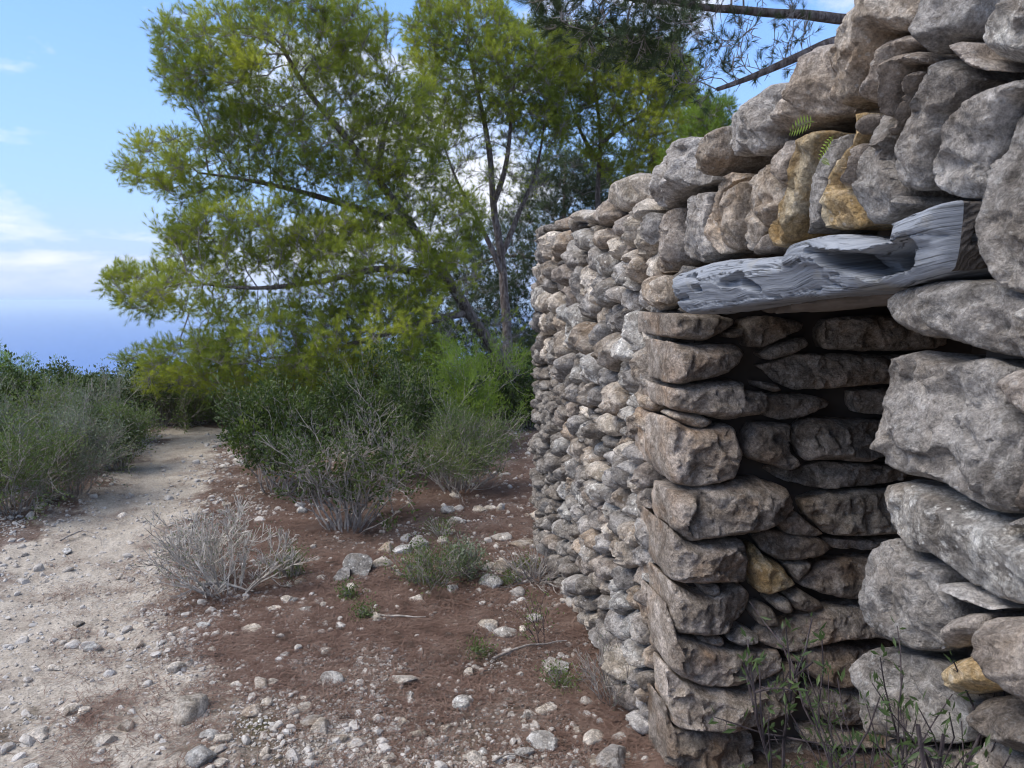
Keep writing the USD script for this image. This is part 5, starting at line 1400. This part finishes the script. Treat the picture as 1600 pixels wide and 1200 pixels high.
ROCKM = [STONE["p"], STONE["l"], STONE["w"], STONE["g"]]
rng = np.random.default_rng(404)
BIG = [(395, 985, .125, .45, 0, "flat cream stone on the red litter in front of the pale dry shrub"), (318, 980, .08, .6, 1, "grey and pink stone left of the flat cream stone"), (447, 941, .075, .8, 0, "rounded cream stone right of the track edge, above the flat cream stone"), (430, 952, .07, .5, 0, "pointed pale stone touching the rounded cream stone"),
       (165, 1160, .10, .5, 0, "white stone on the gravel at the bottom left"), (60, 1150, .10, .4, 0, "flat pinkish stone half buried at the bottom left corner"), (110, 1112, .11, .35, 0, "flat pale stone pressed into the gravel at the left"), (640, 1094, .08, .6, 1, "whitish-grey stone in the foreground litter"), (722, 1102, .10, .5, 1, "grey lichened stone right of the whitish-grey foreground stone"),
       (870, 1048, .16, .7, 1, "mossy pale boulder between track and doorway"), (733, 1056, .075, .7, 0, "cream stone on the litter before the mossy boulder"), (805, 928, .13, .7, 3, "smooth grey stone off the middle of the wall"), (765, 915, .16, .6, 1, "broad lichened rock left of the smooth grey stone"), (780, 890, .14, .6, 2, "reddish cream rock behind the broad lichened rock"),
       (560, 893, .20, .8, 1, "large grey lichened rock under the big grey bush"), (535, 903, .14, .8, 3, "grey rock left of the large lichened rock"), (600, 885, .15, .8, 0, "cream block next to the large grey lichened rock"), (505, 905, .09, .5, 0, "pale flat rock in the row beneath the grey bush"), (470, 912, .09, .5, 2, "pinkish rock at the left end of the row beneath the grey bush"),
       (548, 922, .08, .9, 0, "upright cream stone beside a tiny green sprig"), (655, 940, .1, .6, 0, "cream stone below the low soft green plant"), (680, 950, .09, .6, 1, "grey stone right of the cream stone below the low green plant"), (705, 925, .1, .6, 1, "grey mottled stone at the foot of the sage-like plant"),
       (748, 800, .14, .7, 0, "large cream stone, leftmost of three in a row beyond the plants"), (766, 798, .10, .8, 0, "middle cream stone of three in a row beyond the plants"), (783, 797, .10, .8, 0, "right cream stone of three in a row beyond the plants"), (710, 778, .11, .7, 2, "cream stone at the foot of the green feathery bush"), (790, 742, .10, .3, 1, "flat grey stone on the red soil by the wall end"),
       (700, 800, .13, .7, 1, "pale rock among sprigs right of the grey bush"), (712, 815, .11, .6, 0, "cream rock in front of the pale rock among sprigs"), (815, 850, .20, .35, 2, "flat tan slab lying at the wall's far foot"), (785, 840, .15, .5, 1, "grey slab left of the flat tan slab"), (655, 855, .16, .7, 1, "white rock behind the low soft green plant"), (605, 860, .13, .8, 2, "cream pointed rock behind the large grey lichened rock"), (632, 865, .16, .7, 1, "grey rock between the cream pointed rock and the low plants"),
       (790, 990, .12, .5, 1, "white lichened stone on the litter off the wall"), (765, 985, .10, .5, 1, "grey white stone left of another on the litter off the wall"), (845, 1165, .14, .6, 1, "white rock at the bottom, left of the doorway jamb"), (820, 1180, .08, .6, 1, "small white rock touching the bottom white rock"), (960, 1190, .16, .6, 3, "grey boulder at the bottom edge beside the doorway jamb"),
       (880, 890, .12, .5, 2, "tan stone leaning at the wall foot"), (835, 970, .09, .6, 1, "grey stone beside the dark-stemmed seedling"), (620, 1020, .05, .6, 3, "small grey stone on the litter in the middle foreground"), (480, 955, .12, .3, 1, "flat grey-white stone breaking the litter"), (500, 940, .1, .3, 1, "flat pale stone above the flat grey-white stone"), (650, 1065, .05, .6, 0, "small cream stone in the litter above the whitish-grey stone")]
for x, y, s, fl, mi, lab in BIG:
    p = onground(x, y)
    v, f = rock(rng, s, fl, 3)
    m = put("loose_rock", (v + np.array([p[0], p[1], p[2] + s * 0.10 * fl]), f), ROCKM[mi], smooth=40)
    tag(m, lab, "rock")
n = 0
while n < 290:
    y = 2.4 * (10.5 / 2.4) ** (rng.random() ** 1.25)
    x = rng.uniform(-0.66, 0.25) * y
    if x > 0.635 + (3.11 - y) * 0.1735 - 0.06 and y < 6.3:
        continue
    pd = path_dist(np.array([[x, y]]))[0]
    near_edge = math.exp(-(pd / 0.45) ** 2)
    wallfoot = math.exp(-((0.635 + (3.11 - y) * 0.1735 - x) / 0.5) ** 2)
    if rng.random() > 0.3 + 0.4 * near_edge + 0.7 * wallfoot + 0.5 * (1 - sst(y, 3.2, 4.4)) or (pd < -0.1 and rng.random() < 0.5):
        continue
    s = 0.030 * math.exp(rng.normal(0.35, 0.45)) * (1 + 0.05 * y)
    where = ("on the pale track", "pale stones lying on the track") if pd < -0.1 else (("at the stony edge of the track", "pale stones along the track's edge") if pd < 0.6 else (("on the ground near the foot of the wall", "pale stones near the foot of the wall") if wallfoot > 0.4 else ("on the reddish pine litter", "pale stones on the reddish litter")))
    v, f = rock(rng, s, rng.uniform(0.4, 0.75), 2)
    m = put("small_rock", (v + np.array([x, y, tz(x, y) + s * 0.07]), f), ROCKM[int(rng.choice(4, p=[.62, .26, .10, .02]))], smooth=40)
    tag(m, "small pale stone lying " + where[0], "stone", where[1])
    n += 1
# gravel
GRAV = M("gravel_chips", {"g": ("geometry", {}), "oi": ("object_info", {}), "n": ("noise_texture", {"scale": 9.0, "detail": 8.0, "roughness": 0.75}), "n2": ("noise_texture", {"scale": 160.0, "detail": 4.0, "roughness": 0.7}),
    "r": ("rgb_ramp", {"ramp": [(0.0, (0.20, 0.165, 0.135)), (0.38, (0.30, 0.26, 0.22)), (0.48, (0.38, 0.345, 0.305)), (0.58, (0.48, 0.45, 0.415)), (1.0, (0.54, 0.52, 0.50))]}),
    "r2": ("map_range", {"from_min": 0.3, "from_max": 0.7, "to_min": 0.7, "to_max": 1.25}), "m": ("mix", {"mix_type": "multiply", "fac": 1.0}), "bu": ("bump", {"strength": 0.5, "distance": 0.006}),
    "p": ("principled_bsdf", {"roughness": 0.95, "specular_ior_level": 0.15})}, [("g.position", "n.vector"), ("g.position", "n2.vector"), ("n.fac", "r.fac"), ("n2.fac", "r2.value"), ("r.color", "m.color1"), ("r2.result", "m.color2"), ("m.color", "p.base_color"), ("n2.fac", "bu.height"), ("bu.normal", "p.normal")])
protos = [rock(np.random.default_rng(600 + k), 1.0, 0.65, 1) for k in range(6)]
def strew(n, y0, y1, x0, x1, chance):
    """Points over the ground in view, denser near the camera, kept with the given chance(x, y, distance to the track)."""
    out = np.zeros((0, 2))
    while len(out) < n:
        y = y0 * (y1 / y0) ** rng.random(20000)
        x = rng.uniform(x0, x1, 20000) * y
        pd = path_dist(np.column_stack([x, y]))
        ok = ((x < 0.635 + (3.11 - y) * 0.1735 + 0.04) | (y > 6.3)) & (rng.random(20000) < chance(x, y, pd))
        out = np.vstack([out, np.column_stack([x, y])[ok]])
    return out[:n]
def patch(x, y, f, z, seed):
    return meshkit.fbm(np.column_stack([x * f, y * f, np.full(len(x), z)]), 2, seed)
P1 = strew(20000, 1.9, 12.0, -0.68, 0.28, lambda x, y, pd: ((0.35 + 0.6 * np.exp(-((pd - 0.1) / 0.5) ** 2)) * sst(patch(x, y, 1.7, .5, 9), 0.3, 0.7) + 0.05) * np.where(pd < -0.1, 0.4, 1.0))
P2 = strew(26000, 1.9, 5.2, -0.68, 0.28, lambda x, y, pd: (0.14 + 0.86 * sst(patch(x, y, 2.3, 3.5, 29), 0.40, 0.60)) * (0.35 + 0.65 * sst(pd, -0.3, 0.2)))
P = np.vstack([P1, P2])
zz = terrain(P)
S = np.where(np.arange(len(P)) < 20000, 1.0, 0.55) * 0.012 * np.exp(rng.normal(0.0, 0.55, len(P))) * (1 + 0.06 * P[:, 1])
D = np.column_stack([rng.normal(0, .25, (len(P), 2)), np.ones(len(P))])
gr = scatter("/World", "gravel", protos, GRAV, np.column_stack([P, zz + S * 0.08]), quats(D, rng.uniform(0, 6.28, len(P))), S, rng.integers(0, 6, len(P)))
tag(gr, "pale gravel and stone chips strewn over track and soil", "gravel", kind="stuff")

# fallen pine needles and twigs
LIT = M("fallen_needles", {"g": ("geometry", {}), "n": ("noise_texture", {"scale": 6.0, "detail": 7.0, "roughness": 0.75}), "r": ("rgb_ramp", {"ramp": [(0.0, (0.06, 0.042, 0.030)), (0.36, (0.085, 0.058, 0.044)), (0.45, (0.15, 0.092, 0.07)), (0.6, (0.20, 0.135, 0.105)), (1.0, (0.30, 0.21, 0.16))]}), "p": ("principled_bsdf", {"roughness": 0.9, "specular_ior_level": 0.2})},
        [("g.position", "n.vector"), ("n.fac", "r.fac"), ("r.color", "p.base_color")])
def litter(seed, n=60, rad=0.12):
    r = np.random.default_rng(seed)
    c = np.column_stack([r.normal(0, rad * .6, (n, 2)), r.uniform(0.002, 0.012, n)])
    a = r.uniform(0, 6.28, n)
    d = np.column_stack([np.cos(a), np.sin(a), r.normal(0, .12, n)])
    w = np.column_stack([-np.sin(a), np.cos(a), np.zeros(n)]) * 0.0014
    l = r.uniform(0.03, 0.055, n)[:, None]
    V = np.stack([c - d * l - w, c - d * l + w, c + d * l], 1).reshape(-1, 3)
    return V, np.arange(3 * n).reshape(-1, 3)
P = strew(4800, 2.2, 10.5, -0.6, 0.26, lambda x, y, pd: (1 - 0.85 * (1 - sst(y, 3.2, 4.2)) * (1 - sst(x, -0.2, 0.6))) * sst(pd, -0.1, 0.5) * (0.25 + 0.75 * sst(patch(x, y, 1.3, 2.5, 19), 0.35, 0.6)) + 0.04)
li = scatter("/World", "pine_litter", [litter(k) for k in range(4)], LIT, np.column_stack([P, terrain(P) + 0.002]), quats(np.tile([0, 0, 1.0], (len(P), 1)), rng.uniform(0, 6.28, len(P))), rng.uniform(0.8, 1.3, len(P)), rng.integers(0, 4, len(P)))
tag(li, "reddish carpet of fallen pine needles", "pine litter", kind="stuff")

def stick(label, pts, r, mat=TWIG_PALE):
    w = np.array([onground(x, y) + np.array([0, 0, r + 0.01 + dz]) for x, y, dz in pts])
    w = spline(w, 14); w = w + nz(w, 9.0, 4, 2)[:, None] * 0.012
    m = put("fallen_stick", tube_mesh(w, np.linspace(r, r * 0.35, 14), 6, 0.2), mat, smooth=True)
    tag(m, label, "stick")
stick("forked pale dead branch lying at the foot of the dry shrub", [(310, 932, .05), (345, 925, .03), (395, 930, 0)], 0.013)
stick("short pale dead branch crossing the forked one under the dry shrub", [(300, 915, .06), (315, 930, .02), (322, 940, 0)], 0.010)
stick("thin white stick lying on the litter left of the wall", [(585, 965, 0), (625, 970, .01), (665, 969, 0)], 0.008)
stick("brown broken stump of a branch at the foot of the dry shrub", [(350, 915, .0), (365, 903, .04), (372, 895, .10)], 0.016, TWIG_GREY)
stick("grey stick on the litter close to the wall foot", [(770, 1035, 0), (830, 1020, .02), (885, 1012, .02)], 0.008, TWIG_GREY)
stick("long bent twig on the bare track", [(95, 850, .01), (130, 838, .03), (160, 858, .01)], 0.007, TWIG_GREY)
stick("thin grey twig lying near the bottom edge", [(770, 1195, 0), (800, 1188, .01), (835, 1192, 0)], 0.005, TWIG_GREY)
